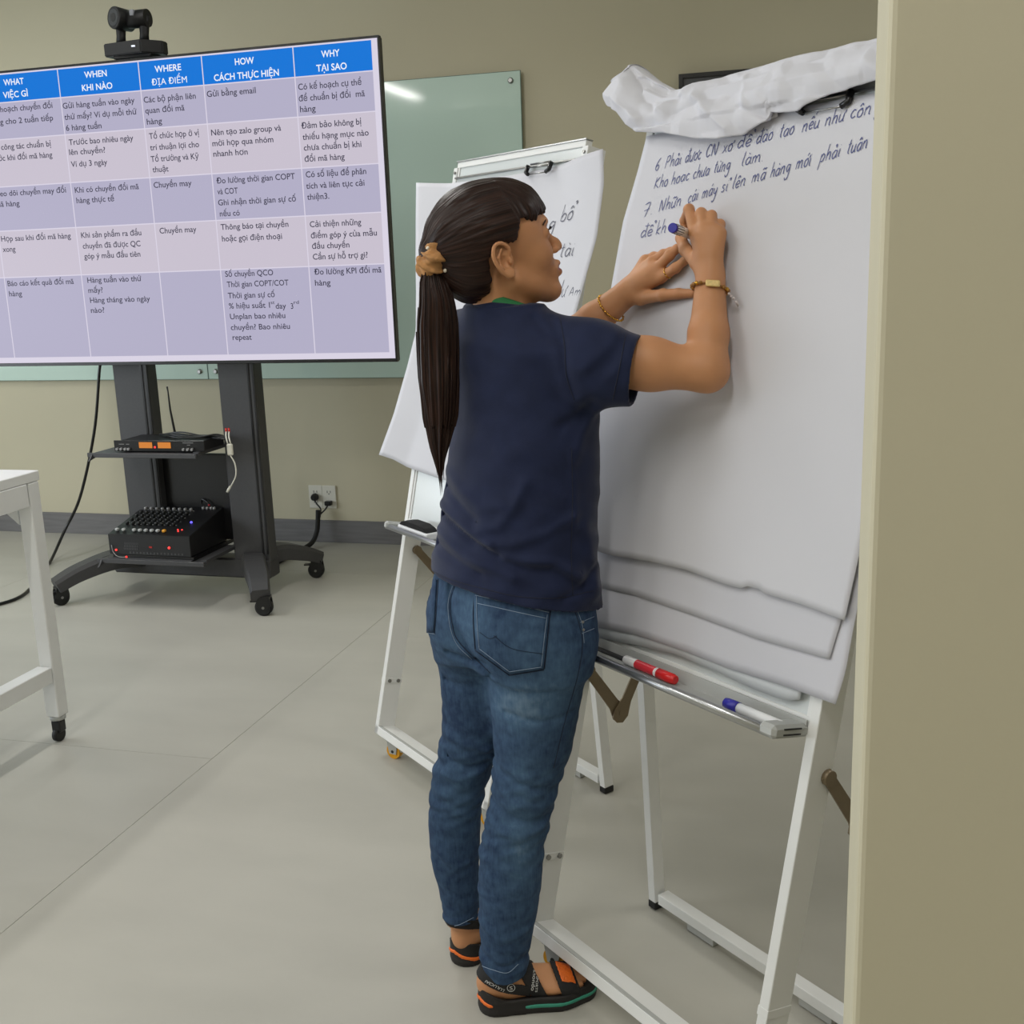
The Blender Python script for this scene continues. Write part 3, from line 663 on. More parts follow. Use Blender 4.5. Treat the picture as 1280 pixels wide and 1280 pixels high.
sheet(eR, GR, [(1.6, .04), (.63, .072)], [(1.6, .60), (.65, .592)], [(0, 1.598), (1, 1.602)], [(0, .640), (.25, .657), (.45, .668), (.65, .666), (.8, .661), (.95, .662), (1, .672)], w4, mat('paper_back', (204, 208, 212), .75), 'greyish torn edged sheet right behind the other sheets above the tray')
# flipped sheets rolled over the top of the right easel
topv = [(-.112, 1.735), (-.095, 1.758), (-.076, 1.762), (-.02, 1.728), (.061, 1.691), (.142, 1.689), (.211, 1.697), (.295, 1.700), (.365, 1.702), (.447, 1.703), (.517, 1.702), (.72, 1.70)]
botv = [(-.112, 1.70), (-.10, 1.675), (-.053, 1.655), (-.022, 1.628), (.018, 1.608), (.087, 1.600), (.177, 1.580), (.238, 1.572), (.295, 1.574), (.345, 1.588), (.352, 1.604), (.372, 1.600), (.414, 1.597), (.474, 1.614), (.552, 1.622), (.72, 1.628)]
cr = crumple(3, 16, 9); cr2 = crumple(8, 30, 16)
NU, NT = 240, 90; P = np.zeros((NT+1, NU+1, 3))
creases = [((-.06, 1.74), (.06, 1.64), -.012, .012), ((.06, 1.64), (.15, 1.69), .014, .018), ((.02, 1.675), (.11, 1.66), -.014, .010), ((.15, 1.66), (.26, 1.585), .012, .014), ((.28, 1.62), (.345, 1.595), -.012, .008), ((.10, 1.63), (.24, 1.66), -.010, .014), ((.30, 1.64), (.48, 1.65), .010, .02), ((.26, 1.68), (.30, 1.62), .009, .012), ((-.1, 1.70), (.02, 1.63), .01, .015)]
for i in range(NT+1):
    t = i/NT
    for j in range(NU+1):
        u = -.112+.832*j/NU; vt = interp(topv, u); vb = interp(botv, u)
        k = min(1, max(0, (u+.112)/.05))**.5     # rounded left end
        hang = .16*min(1, max(.15, (u+.10)/.3))
        if t < .25: q = t/.25; v = vt-.012-hang*(1-q); w_ = -.045*k-.012
        elif t < .45: q = (t-.25)/.2; an = math.pi*q; v = vt-.012+.012*math.sin(an); w_ = -.012-.045*k*math.cos(an)*(1 if q < .5 else .55)
        elif t < .9: q = (t-.45)/.45; v = vt-.012-(vt-.012-vb)*q; w_ = .0128*k+.02*math.sin(q*2.6)*(.4+.6*k)+.012*q
        else: q = (t-.9)/.1; v = vb+.018*q*q; w_ = .0128*k+.02*math.sin(2.6)*(.4+.6*k)+.012-.012*q
        if t > .4:
            h = .0042*cr(u*1.1+.2, v*3.1)+.0026*cr2(u*1.3+.3, v*2.9)
            for (u0, v0), (u1, v1), A, wd in creases:
                dx, dy = u1-u0, v1-v0; q_ = max(0, min(1, ((u-u0)*dx+(v-v0)*dy)/(dx*dx+dy*dy))); dd = math.hypot(u-u0-q_*dx, v-v0-q_*dy)
                h += A*math.exp(-dd/wd)
            w_ += h
        w_ = max(w_, .024) if (t > .5 and u > 0) else w_
        uu = u - (.012*math.sin(v*60) if u < -.08 else 0)
        P[i, j] = GR(uu, v, w_)
o = grid_mesh('folded_paper', P, M_paper, None, .0008); o.matrix_world = e_mat(eR)
tag(o, 'crumpled roll of used sheets folded back over the top of the right easel', 'paper')
# a corner of an inner sheet sticking out of the roll
P = np.zeros((9, 13, 3))
for i in range(9):
    for j in range(13):
        s_, t_ = j/12, i/8; u = .205+.15*s_; v = 1.60+.03*s_-(.012+.026*s_*(1-.4*s_))*t_*1.1; P[i, j] = GR(u, v, .030-.008*t_+.004*math.sin(s_*5))
o = grid_mesh('paper_corner', P, M_paper, None, .0006); o.matrix_world = e_mat(eR); tag(o, 'small pointed paper corner poking out under the folded roll', 'paper')
# left easel: one wide curling sheet
Lc = [(1.62, -.135), (1.551, -.118), (1.456, -.095), (1.3, -.062), (1.178, -.045), (1.084, -.057), (.939, -.088), (.80, -.139)]
Rc = [(1.63, .716), (1.55, .738), (1.426, .742), (1.315, .719), (1.25, .705), (1.0, .68), (.79, .66)]
wl = lambda u, v, s, t: .012 + .03*max(0, .15-s)/.15*(.4+.6*abs(math.cos(t*3))) + .012*max(0, s-.8)/.2 + .006*math.sin(s*14+1)*math.exp(-t*5)*(s > .3) + .004*math.sin(t*6)*t
sheet(eL, GL, Lc, Rc, [(0, 1.615), (.19, 1.609), (.53, 1.604), (.77, 1.614), (1, 1.629)], [(0, .814), (.08, .809), (.16, .796), (.40, .788), (1, .79)], wl, M_paper, 'wide curling flip chart sheet hanging on the left easel behind the woman')

# ------------------------------------------------------------------ handwriting: single stroke letters turned into ink ribbons
GLY = {
 'a': (.8, ['.7,.8 .4,1 .1,.6 .2,.1 .45,.05 .7,.6', '.72,1 .68,.3 .8,0']), 'b': (.75, ['.15,2 .1,.1', '.12,.5 .4,.95 .68,.6 .5,.05 .12,.1']),
 'c': (.65, ['.6,.85 .35,1 .08,.5 .3,.02 .62,.2']), 'd': (.8, ['.65,.8 .35,1 .08,.5 .3,.02 .6,.4', '.72,2 .68,.3 .8,0']),
 'đ': (.8, ['.65,.8 .35,1 .08,.5 .3,.02 .6,.4', '.72,2 .68,.3 .8,0', '.4,1.6 1,1.65']), 'e': (.65, ['.1,.45 .6,.6 .4,1 .08,.6 .25,.03 .62,.2']),
 'g': (.8, ['.65,.85 .35,1 .1,.55 .35,.1 .65,.6', '.7,1 .66,-.6 .3,-.95 .1,-.6']), 'h': (.75, ['.15,2 .1,0', '.12,.5 .4,.98 .62,.75 .62,.1 .75,0']),
 'i': (.35, ['.15,1 .12,.2 .3,0', '.17,1.4 .19,1.45']), 'k': (.7, ['.15,2 .1,0', '.6,1 .14,.45 .65,0']), 'K': (.95, ['.2,1.7 .1,0', '.85,1.65 .15,.8 .9,0']),
 'l': (.35, ['.25,2 .12,.4 .3,0']), 'm': (1.2, ['.1,1 .1,0', '.1,.6 .35,1 .5,.7 .5,0', '.5,.6 .8,1 .98,.7 1,.1 1.15,0']),
 'n': (.8, ['.1,1 .1,0', '.1,.6 .4,1 .6,.75 .6,.1 .75,0']), 'N': (1, ['.1,0 .15,1.7 .7,.05 .85,1.8']), 'o': (.7, ['.4,1 .1,.7 .15,.1 .5,.05 .65,.6 .4,1 .6,.95']),
 'p': (.75, ['.15,1 .05,-.9', '.12,.6 .4,1 .66,.65 .45,.08 .1,.15']), 'P': (.85, ['.2,1.7 .1,0', '.15,1.6 .6,1.75 .75,1.3 .45,.9 .15,.95']), 't': (.5, ['.3,1.7 .2,.3 .42,0', '.02,1.15 .5,1.2']),
 's': (.55, ['.5,.9 .25,1 .15,.7 .45,.35 .3,.02 .05,.15']), 'u': (.8, ['.1,1 .1,.25 .35,.02 .62,.4', '.66,1 .62,.2 .78,0']), 'x': (.7, ['.1,1 .65,0', '.62,1 .08,0']),
 'y': (.8, ['.1,1 .15,.4 .4,.2 .62,.6', '.68,1 .55,-.5 .25,-.9 .05,-.7']), 'C': (.8, ['.75,1.4 .4,1.7 .08,.9 .3,.02 .75,.25']), 'A': (.9, ['.05,0 .45,1.6 .8,0', '.2,.6 .75,.65']),
 '6': (.7, ['.6,1.8 .2,1.0 .12,.3 .4,0 .62,.4 .4,.8 .15,.5']), '7': (.8, ['.1,1.7 .65,1.75 .35,-.2', '.12,.75 .7,.9']), '.': (.3, ['.1,.02 .16,.05']),
 'W': (1, ['.1,1 .3,0 .5,.8 .7,0 .9,1'])}
ACC = {'`': ['.3,1.65 .5,1.4'], "'": ['.35,1.35 .55,1.65'], '?': ['.3,1.55 .45,1.72 .52,1.5 .42,1.35'], '~': ['.15,1.4 .35,1.6 .5,1.42 .7,1.6'], '^': ['.2,1.3 .4,1.6 .6,1.3'], '_': ['.38,-.3 .42,-.34'], ',': ['.72,1 .85,1.25 .8,1.35']}
def write(bm, G, wf, txt, u0, u1, v0, slope, xh, width=.0009, slant=.12):
    """letters follow with accents written after them: o^` = o with circumflex and grave"""
    seq = []; x = 0
    for ch in txt:
        if ch in ACC: 
            if seq: seq[-1][2].append(ch)
        else: seq.append([x, ch, []]); x += GLY[ch][0]+.12
    if not seq: return
    k = (u1-u0)/max(x, .1)
    for x0, ch, acc in seq:
        jit = random.uniform(-.06, .06)
        strokes = list(GLY[ch][1]); up_ = .35*('^' in acc)
        for a_ in acc:
            for st in ACC[a_]:
                if a_ in "`'?~" and '^' in acc: st = ' '.join('%g,%g' % (float(q.split(',')[0])+.35, float(q.split(',')[1])+.4) for q in st.split())
                strokes.append(st)
        for st in strokes:
            pts = [tuple(map(float, q.split(','))) for q in st.split()]
            if len(pts) > 2: pts = spline(pts, 4)
            uv = []
            for (px_, py_) in pts:
                u = u0+(x0+px_)*k+slant*py_*xh; v = v0+slope*(u-u0)+(py_+jit)*xh; uv.append((u, v))
            n = len(uv); L = []
            for i in range(n):
                a_, b_ = uv[max(i-1, 0)], uv[min(i+1, n-1)]; d = math.hypot(b_[0]-a_[0], b_[1]-a_[1]) or 1; nx, ny = -(b_[1]-a_[1])/d, (b_[0]-a_[0])/d
                wd = width*(.7 if i in (0, n-1) else 1)
                L.append([bm.verts.new(G(uv[i][0]+s_*nx*wd, uv[i][1]+s_*ny*wd, wf(*uv[i])+.0012)) for s_ in (-1, 1)])
            for i in range(n-1):
                bm.faces.new((L[i][0], L[i+1][0], L[i+1][1], L[i][1]))
def wfR(u, v):
    t = (1.61-v)/.8; s = (u-0)/.68; return w1(u, v, s, t)
ws = [("6", .060, .074), ("Pha?i", .087, .132), ("đu,o,_c", .140, .182), ("CN", .192, .223), ("xo,", .233, .258), ("đe^?", .267, .302), ("đa`o", .311, .349), ("ta_o", .362, .394), ("ne^'u", .410, .446), ("nhu,", .456, .495), ("co^n", .504, .545), ("g", .55, .565)]
bm = bmesh.new()
for t_, a_, b_ in ws: write(bm, GR, wfR, t_, a_, b_, 1.537+.092*(a_-.06), .092, .0125)
for t_, a_, b_ in [("Kho", .066, .104), ("hoa_c", .112, .160), ("chu,a", .168, .210), ("tu,`ng", .220, .260), ("la`m.", .285, .338)]: write(bm, GR, wfR, t_, a_, b_, 1.503+.10*(a_-.066), .10, .012)
for t_, a_, b_ in [("7.", .046, .078), ("Nhu,~n", .09, .150), ("ca'i", .165, .192), ("ma'y", .200, .238), ("si?", .246, .264), ("le^n", .272, .304), ("ma~", .316, .348), ("ha`ng", .357, .400), ("mo,'i", .410, .442), ("pha?i", .458, .499), ("tua^n", .510, .549)]: write(bm, GR, wfR, t_, a_, b_, 1.452+.155*(a_-.048), .155, .0125)
for t_, a_, b_ in [("đe^?", .050, .084), ("kh", .092, .120)]: write(bm, GR, wfR, t_, a_, b_, 1.412+.1*(a_-.05), .1, .013)
me = bpy.data.meshes.new('handwriting'); bm.to_mesh(me); top_sheet = [o for o in C.objects if o.get('label', '').startswith('top white flip')][0]
ho = link('handwriting', me, M_ink, top_sheet)
bm = bmesh.new()
def wfL(u, v): return wl(u, v, (u+.1)/.83, (1.61-v)/.8)
for t_, a_, b_, v_, xh in [("bo^?", .568, .630, 1.474, .020), ("ta`i", .592, .660, 1.386, .019), ("du,_", .605, .650, 1.290, .020), ("Am", .662, .715, 1.292, .013), ("nhu,~ng", .40, .552, 1.455, .019), ("ho^m", .40, .53, 1.372, .019), ("cu", .45, .54, 1.28, .019)]: write(bm, GL, wfL, t_, a_, b_, v_, .02, xh, .0012, .25)
me = bpy.data.meshes.new('handwriting'); bm.to_mesh(me); lsheet = [o for o in C.objects if o.get('label', '').startswith('wide curling')][0]
link('handwriting', me, M_ink2, lsheet)

# ------------------------------------------------------------------ markers and erasers
def marker(name, p0, p1, cap_m, label, r=.009, stripes=False, parent_mat=None, capfrac=.27, label_m=None, endplug=True):
    """p0 = cap end, p1 = tail end"""
    p0 = Vector(p0); p1 = Vector(p1)
    if parent_mat is not None: p0 = parent_mat @ p0; p1 = parent_mat @ p1
    o = tag(empty(name, (p0+p1)/2), label, 'marker'); c = (p0+p1)/2; a_ = p0-c; b_ = p1-c; L = (b_-a_); d = L.normalized()
    def at(f): return a_+L*f
    MB().tube([at(capfrac), at(.93), at(.95)], [r*.94, r*.94, r*.8], 20).build('barrel', mat('marker_white', (230, 231, 232), .35), o)
    MB().tube([at(0), at(.012), at(.05), at(.055), at(capfrac+.01)], [r*.7, r*.9, r*.95, r*1.04, r*1.04], 20).build('cap', cap_m, o)
    if endplug: MB().tube([at(.945), at(.97), at(.975), at(1)], [r*.85, r*.8, r*.5, r*.45], 16).build('end_plug', cap_m, o)
    if label_m:
        x = d.orthogonal().normalized()
        MB().tube([at(capfrac+.06), at(capfrac+.42)], [r*.96, r*.96], 20, caps=False).build('label_band', label_m, o)
    if stripes:
        s = MB(); y = d.cross(Vector((0, 0, 1))).normalized(); z = y.cross(d)
        for k in range(12):
            an = k*math.pi/6; n_ = (y*math.cos(an)+z*math.sin(an)); s.tube([at(.70)+n_*r*.93, at(.935)+n_*r*.93], .0007, 6)
        s.build('grip_line', M_blk, o)
    return o
ER = e_mat(eR); EL = e_mat(eL)
M_bluec = mat('blue_cap', (50, 48, 160), .35); M_redc = mat('red_cap', (214, 34, 36), .35)
marker('red_marker', GR(.343, .6315, .030), GR(.199, .6315, .030), M_redc, 'red capped marker lying in the tray of the right easel', parent_mat=ER, capfrac=.30, label_m=mat('red_label', (205, 50, 62), .4), endplug=False)
marker('blue_marker', GR(.470, .6315, .038), GR(.600, .6315, .038), M_bluec, 'blue capped white marker lying near the right end of the tray', parent_mat=ER, capfrac=.23)
def eraser(E_, G, u0, u1, w, label, black_up=True):
    o = tag(empty('board_eraser', E_ @ Vector(G((u0+u1)/2, .6225, w))), label, 'eraser'); o.rotation_euler = (0, 0, E_.to_euler().z); h = (u1-u0)/2
    MB().box((-h, -.022, 0), (h, .022, .021), .006, seg=3).build('eraser_body', mat('eraser_white', (222, 223, 226), .4) if black_up else M_blk, o)
    m = MB(); pr = [(-h+.004, .020), (-h+.02, .031), (-h*.4, .036), (h*.4, .036), (h-.02, .031), (h-.004, .020)]
    m.prism(pr, -.019, .019, Matrix(((1, 0, 0, 0), (0, 0, 1, 0), (0, 1, 0, 0), (0, 0, 0, 1))), .002); m.build('felt_pad', mat('black_felt', (24, 24, 26), .95), o)
eraser(EL, GL, .066, .235, .034, 'white board eraser with black felt in the tray of the left easel')
tag(MB().bar(ER @ Vector(GR(.10, .6245, .0115)), ER @ Vector(GR(.30, .6245, .0115)), .012, .006, (ER.to_3x3() @ Vector((0, 1, 0))), .002).build('black_strip', M_blk), 'flat black strip lying behind the red marker in the tray', 'strip')
# ------------------------------------------------------------------ distance field modelling for the person
def MX(l):
    r = l[0]
    for a in l[1:]: r = np.maximum(r, a)
    return r
class Grid:
    def __init__(s, X, Y, Z):
        s.ax = [np.asarray(a, np.float32) for a in (X, Y, Z)]; s.d = np.full([len(a) for a in s.ax], 1.0, np.float32)
    def sub(s, lo, hi):
        sl = tuple(slice(int(np.searchsorted(a, l)), int(np.searchsorted(a, h))) for a, l, h in zip(s.ax, lo, hi))
        return sl, s.ax[0][sl[0]][:, None, None], s.ax[1][sl[1]][None, :, None], s.ax[2][sl[2]][None, None, :]
    def add(s, prim, k=.01, op='add'):
        fn, lo, hi = prim; pad = k+.012
        sl, X, Y, Z = s.sub(np.array(lo)-pad, np.array(hi)+pad)
        if 0 in s.d[sl].shape: return
        b = fn(X, Y, Z).astype(np.float32); a = s.d[sl]
        if op == 'add': h = np.maximum(k-np.abs(a-b), 0)/k; s.d[sl] = np.minimum(a, b)-h*h*k*.25
        else: b = -b; h = np.maximum(k-np.abs(a-b), 0)/k; s.d[sl] = np.maximum(a, b)+h*h*k*.25
    def mesh(s):
        ins = s.d < 0; nx, ny, nz = ins.shape
        c = np.zeros((nx-1, ny-1, nz-1), np.uint8)
        for i in (0, 1):
            for j in (0, 1):
                for k in (0, 1): c += ins[i:nx-1+i, j:ny-1+j, k:nz-1+k]
        act = (c > 0) & (c < 8); idx = np.argwhere(act); n = len(idx)
        vid = np.full(act.shape, -1, np.int32); vid[act] = np.arange(n)
        pos = np.zeros((n, 3)); cnt = np.zeros(n)
        I, J, K = idx.T; cor = [(a, b, c_) for a in (0, 1) for b in (0, 1) for c_ in (0, 1)]
        val = {o: s.d[I+o[0], J+o[1], K+o[2]] for o in cor}
        for o in cor:
            for ax in range(3):
                if o[ax] == 0:
                    o2 = list(o); o2[ax] = 1; o2 = tuple(o2); a, b = val[o], val[o2]; m = (a < 0) != (b < 0)
                    t = np.where(m, a/np.where(m, a-b, 1), 0); p = np.zeros((n, 3)); p[:] = o; p[:, ax] += t
                    pos += p*m[:, None]; cnt += m
        pos = pos/cnt[:, None]+idx
        V_ = np.stack([np.interp(pos[:, a], np.arange(len(s.ax[a])), s.ax[a]) for a in range(3)], 1)
        F_ = []
        for ax in range(3):
            a, b = [(1, 2), (2, 0), (0, 1)][ax]
            sl0 = [slice(None)]*3; sl1 = [slice(None)]*3; sl0[ax] = slice(0, -1); sl1[ax] = slice(1, None)
            x0, x1 = ins[tuple(sl0)], ins[tuple(sl1)]; E_ = np.argwhere(x0 != x1)
            sh = np.array(act.shape); ok = (E_[:, a] > 0) & (E_[:, b] > 0) & (E_[:, a] < sh[a]) & (E_[:, b] < sh[b]); E_ = E_[ok]
            def g(da, db):
                e = E_.copy(); e[:, a] -= da; e[:, b] -= db; return vid[e[:, 0], e[:, 1], e[:, 2]]
            q = np.stack([g(1, 1), g(0, 1), g(0, 0), g(1, 0)], 1); f = x1[E_[:, 0], E_[:, 1], E_[:, 2]]
            q[f] = q[f][:, ::-1]; F_.append(q)
        F_ = np.concatenate(F_); F_ = F_[(F_ >= 0).all(1)]
        return V_, F_
def relax(V_, F_, it=2, lam=.5):
    n = len(V_)
    E_ = np.concatenate([F_[:, [0, 1]], F_[:, [1, 2]], F_[:, [2, 3]], F_[:, [3, 0]]])
    for k in range(it):
        s_ = np.zeros((n, 3)); c = np.bincount(E_[:, 0], minlength=n)+np.bincount(E_[:, 1], minlength=n)
        for a in range(3): s_[:, a] = np.bincount(E_[:, 0], V_[E_[:, 1], a], n)+np.bincount(E_[:, 1], V_[E_[:, 0], a], n)
        V_ = V_*(1-lam)+lam*s_/np.maximum(c, 1)[:, None]
    return V_
def vnormals(V_, F_):
    a = V_[F_[:, 2]]-V_[F_[:, 0]]; b = V_[F_[:, 3]]-V_[F_[:, 1]]; nf = np.cross(a, b); N_ = np.zeros_like(V_)
    for k in range(4):
        for c in range(3): N_[:, c] += np.bincount(F_[:, k], nf[:, c], len(V_))
    return N_/np.maximum(np.linalg.norm(N_, axis=1), 1e-12)[:, None]
def cap(a, b, ra, rb=None, pad=0):
    a = np.array(a, float); b = np.array(b, float); rb = ra if rb is None else rb; ab = b-a; L2 = max(ab@ab, 1e-12); R = max(ra, rb)
    def fn(X, Y, Z):
        px, py, pz = X-a[0], Y-a[1], Z-a[2]; t = np.clip((px*ab[0]+py*ab[1]+pz*ab[2])/L2, 0, 1)
        return np.sqrt((px-t*ab[0])**2+(py-t*ab[1])**2+(pz-t*ab[2])**2)-(ra+(rb-ra)*t)
    return fn, np.minimum(a, b)-R, np.maximum(a, b)+R
def ell(c, r, R=None):
    """ellipsoid; R rows are its axes"""
    c = np.array(c, float); r = np.array(r, float); R = np.eye(3) if R is None else np.array(R)
    def fn(X, Y, Z):
        x, y, z = X-c[0], Y-c[1], Z-c[2]
        l = [R[i, 0]*x+R[i, 1]*y+R[i, 2]*z for i in range(3)]
        k0 = np.sqrt(sum((l[i]/r[i])**2 for i in range(3))); k1 = np.sqrt(sum((l[i]/r[i]**2)**2 for i in range(3)))
        return k0*(k0-1)/np.maximum(k1, 1e-6)
    return fn, c-r.max(), c+r.max()
def column(tab, z0, z1, pad=0):
    """tab rows: z, cx, cy, a, b, angle(deg); a is across, b front to back"""
    T_ = np.array(sorted(tab), float); zz = np.linspace(T_[0, 0], T_[-1, 0], 200)
    S = np.array([np.interp(zz, T_[:, 0], T_[:, i]) for i in range(1, 6)])
    k = np.hanning(17); k /= k.sum(); S = np.array([np.convolve(np.pad(s_, 8, 'edge'), k, 'valid') for s_ in S])
    lo = (T_[:, 1].min()-T_[:, 3:5].max(), T_[:, 2].min()-T_[:, 3:5].max(), z0); hi = (T_[:, 1].max()+T_[:, 3:5].max(), T_[:, 2].max()+T_[:, 3:5].max(), z1)
    def fn(X, Y, Z):
        z = Z.ravel(); cx, cy, a, b, an = [np.interp(z, zz, s_)[None, None, :] for s_ in S]; an = np.radians(an)
        x, y = X-cx, Y-cy; u = x*np.cos(an)+y*np.sin(an); v = -x*np.sin(an)+y*np.cos(an); a = a+pad; b = b+pad
        q = np.sqrt(u*u+v*v)+1e-6; r = q/np.sqrt((u/a)**2+(v/b)**2)
        d = (q-r)*.93
        return np.maximum(np.maximum(d, Z-z1), z0-Z)
    return fn, lo, hi
def seg2(X, Z, pts):
    """distance in the vertical plane to a polyline [(x, z)]"""
    D = None
    for (x0, z0), (x1, z1) in zip(pts[:-1], pts[1:]):
        dx, dz = x1-x0, z1-z0; t = np.clip(((X-x0)*dx+(Z-z0)*dz)/(dx*dx+dz*dz+1e-12), 0, 1); e = (X-x0-t*dx)**2+(Z-z0-t*dz)**2; D = e if D is None else np.minimum(D, e)
    return np.sqrt(D)
def fold(g, pts, amp, wd):
    pts = [(p[0], p[2]) for p in pts]; xs_ = [p[0] for p in pts]; zs_ = [p[1] for p in pts]
    sl, X, Y, Z = g.sub((min(xs_)-3*wd, -9, min(zs_)-3*wd), (max(xs_)+3*wd, .03, max(zs_)+3*wd))
    D = seg2(X[:, :, :], Z, pts); L = len(pts)
    g.d[sl] -= (amp*np.exp(-(D/wd)**2)).astype(np.float32)
def axis(*segs):
    out = []
    for a, b, h in segs: out.append(np.arange(a, b, h))
    return np.concatenate(out)

person = tag(empty('person', (-.60, 1.90, 0), R_(17.7)), 'woman in navy polo shirt, blue jeans and sandals writing on the right flip chart', 'person')
CAMV = Vector((-.006, -1.992, 1.42))
# ---- skeleton: local x to the right of the view, y away, z up
SH_R, EL_R, WR_R = (0.205, -0.1, 1.259), (0.393, -0.136, 1.233), (0.415, -0.058, 1.387)
SH_L, EL_L, WR_L = (-.015, .13, 1.275), (0.196, 0.16, 1.274), (0.3, 0.123, 1.361)
FR = dict(i=[(0.396, -0.016, 1.462), (0.391, 0.009, 1.501), (0.389, 0.043, 1.483), (0.395, 0.051, 1.464)], m=[(0.408, -0.032, 1.468), (0.408, -0.012, 1.493), (0.408, 0.023, 1.48), (0.406, 0.034, 1.462)],
          r=[(0.421, -0.042, 1.466), (0.424, -0.022, 1.488), (0.424, 0.005, 1.471), (0.418, 0.017, 1.455)], p=[(0.433, -0.049, 1.457), (0.437, -0.031, 1.473), (0.434, -0.012, 1.458), (0.428, -0.002, 1.443)],
          t=[(0.399, -0.027, 1.41), (0.384, 0.006, 1.433), (0.381, 0.031, 1.453), (0.39, 0.043, 1.469)])
FL = dict(i=[(0.352, 0.073, 1.385), (0.374, 0.047, 1.401), (0.389, 0.042, 1.413), (0.402, 0.034, 1.423)], m=[(0.346, 0.081, 1.401), (0.366, 0.062, 1.424), (0.379, 0.061, 1.435), (0.391, 0.056, 1.442)],
          r=[(0.34, 0.099, 1.413), (0.36, 0.093, 1.426), (0.372, 0.085, 1.431), (0.382, 0.073, 1.435)], p=[(0.332, 0.125, 1.416), (0.347, 0.12, 1.423), (0.358, 0.107, 1.425), (0.366, 0.096, 1.426)],
          t=[(0.319, 0.102, 1.349), (0.353, 0.057, 1.354), (0.377, 0.033, 1.356), (0.397, 0.012, 1.356)])
# head frame
hy, hp = R_(15), R_(15)
HF = np.array([math.cos(hy)*math.cos(hp), math.sin(hy)*math.cos(hp), math.sin(hp)]); HLf = np.array([-math.sin(hy), math.cos(hy), 0]); HU = np.cross(HF, HLf)
HR = np.array([HF, HLf, HU]); HO = np.array(HEADO)
def hp_(p): return tuple(HO + HF*p[0]+HLf*p[1]+HU*p[2])
def hell(c, r, rot=None):
    R = HR if rot is None else rot @ HR
    return ell(hp_(c), r, R)
def hcap(a, b, ra, rb=None): return cap(hp_(a), hp_(b), ra, rb)
def rz3(a): a = R_(a); return np.array([[math.cos(a), math.sin(a), 0], [-math.sin(a), math.cos(a), 0], [0, 0, 1]])
# feet
def foot_frame(o, ang): a = R_(ang); return np.array(o), np.array([math.cos(a), math.sin(a), 0]), np.array([-math.sin(a), math.cos(a), 0])
FOOT_R = foot_frame((-.040, -.078, 0), 8); FOOT_L = foot_frame((-.078, .058, 0), 62)
def ft(F, x, y, z): o, ax, ay = F; p = o+ax*x+ay*y; return (p[0], p[1], z)
def foot_prims(F, inn, ank):
    R = np.array([F[1], F[2], [0, 0, 1]])
    P = [(ell(ft(F, .030, 0, .056), (.033, .029, .034), R), .02), (cap(ft(F, .048, 0, .075), ank, .031, .034), .02), (cap(ft(F, .055, 0, .062), ft(F, .13, inn*.006, .044), .031, .024), .02),
         (ell(ft(F, .150, 0, .040), (.045, .040, .019), R), .02), (cap(ft(F, .07, 0, .04), ft(F, .15, 0, .036), .026, .02), .02)]
    for k, (yy, L, r) in enumerate([(.028, .226, .0115), (.010, .222, .0085), (-.005, .214, .0082), (-.019, .205, .008), (-.031, .194, .0078)]):
        P.append((cap(ft(F, .165, inn*yy*1.05, .038), ft(F, L-.018, inn*yy, .038), r, r), .006)); P.append((cap(ft(F, L-.018, inn*yy, .038), ft(F, L-.006, inn*yy, .034), r, r*.9), .004))
    return P
ANK_R = (0.009, -0.06, 0.109); ANK_L = (-0.07, 0.075, 0.116)
def hand_prims(W, Fg, s=1):
    P = []; W = np.array(W)
    for k, f in Fg.items():
        f = [np.array(q) for q in f]
        r = {'i': (.0105, .0088, .008, .0068), 'm': (.0105, .009, .0082, .007), 'r': (.010, .0085, .0078, .0066), 'p': (.0095, .0078, .007, .006), 't': (.0135, .0105, .0098, .0078)}[k]
        if k != 't': P.append((cap(W*.75+f[0]*.25, f[0], .0145, .0115), .012))
        else: P.append((cap(W, f[0], .018, .0145), .014))
        for a in range(3): P.append((cap(f[a], f[a+1], r[a]*s, r[a+1]*s), .0035))
        for a in (1,): P.append((cap(f[a], f[a]*1.0+1e-4, r[a]*s*1.08), .004))
    c = (W+np.array(Fg['m'][0])+np.array(Fg['r'][0])+np.array(Fg['i'][0]))/4
    P.append((cap(W*.55+np.array(Fg['m'][0])*.45, np.array(Fg['m'][0])*.8+W*.2, .018, .016), .012))
    return P
def mix(a, b, t): return tuple(np.array(a)*(1-t)+np.array(b)*t)

g = Grid(axis((-.17, .51, .0022)), axis((-.20, .27, .0022)), axis((0, .135, .0026), (.135, 1.13, .009), (1.13, 1.30, .003), (1.30, 1.60, .002)))
PHI = -45
# trunk and legs (under the clothes)
g.add(column([(1.32, .060, .01, .075, .050, PHI), (1.28, .072, .005, .115, .070, PHI), (1.22, .085, 0, .135, .085, PHI), (1.08, .083, 0, .13, .09, PHI), (.98, .072, 0, .125, .09, PHI), (.88, .060, 0, .15, .105, PHI), (.76, .055, 0, .145, .095, PHI)], .75, 1.32), .02)
for tb_ in LEGS_IN: g.add(column(tb_, .10, .80), .02)
g.add(cap((.066, .008, 1.30), hp_((-.018, 0, -.03)), .050, .047), .03)
g.add(cap((.064, .0, 1.300), SH_R, .036, .048), .02); g.add(cap((.055, .015, 1.300), SH_L, .036, .048), .02)
g.add(cap(SH_R, mix(SH_R, EL_R, .5), .050, .043), .02); g.add(cap(mix(SH_R, EL_R, .5), EL_R, .042, .034), .02)
g.add(cap(EL_R, mix(EL_R, WR_R, .38), .033, .0335), .02); g.add(cap(mix(EL_R, WR_R, .38), WR_R, .033, .0245), .012)
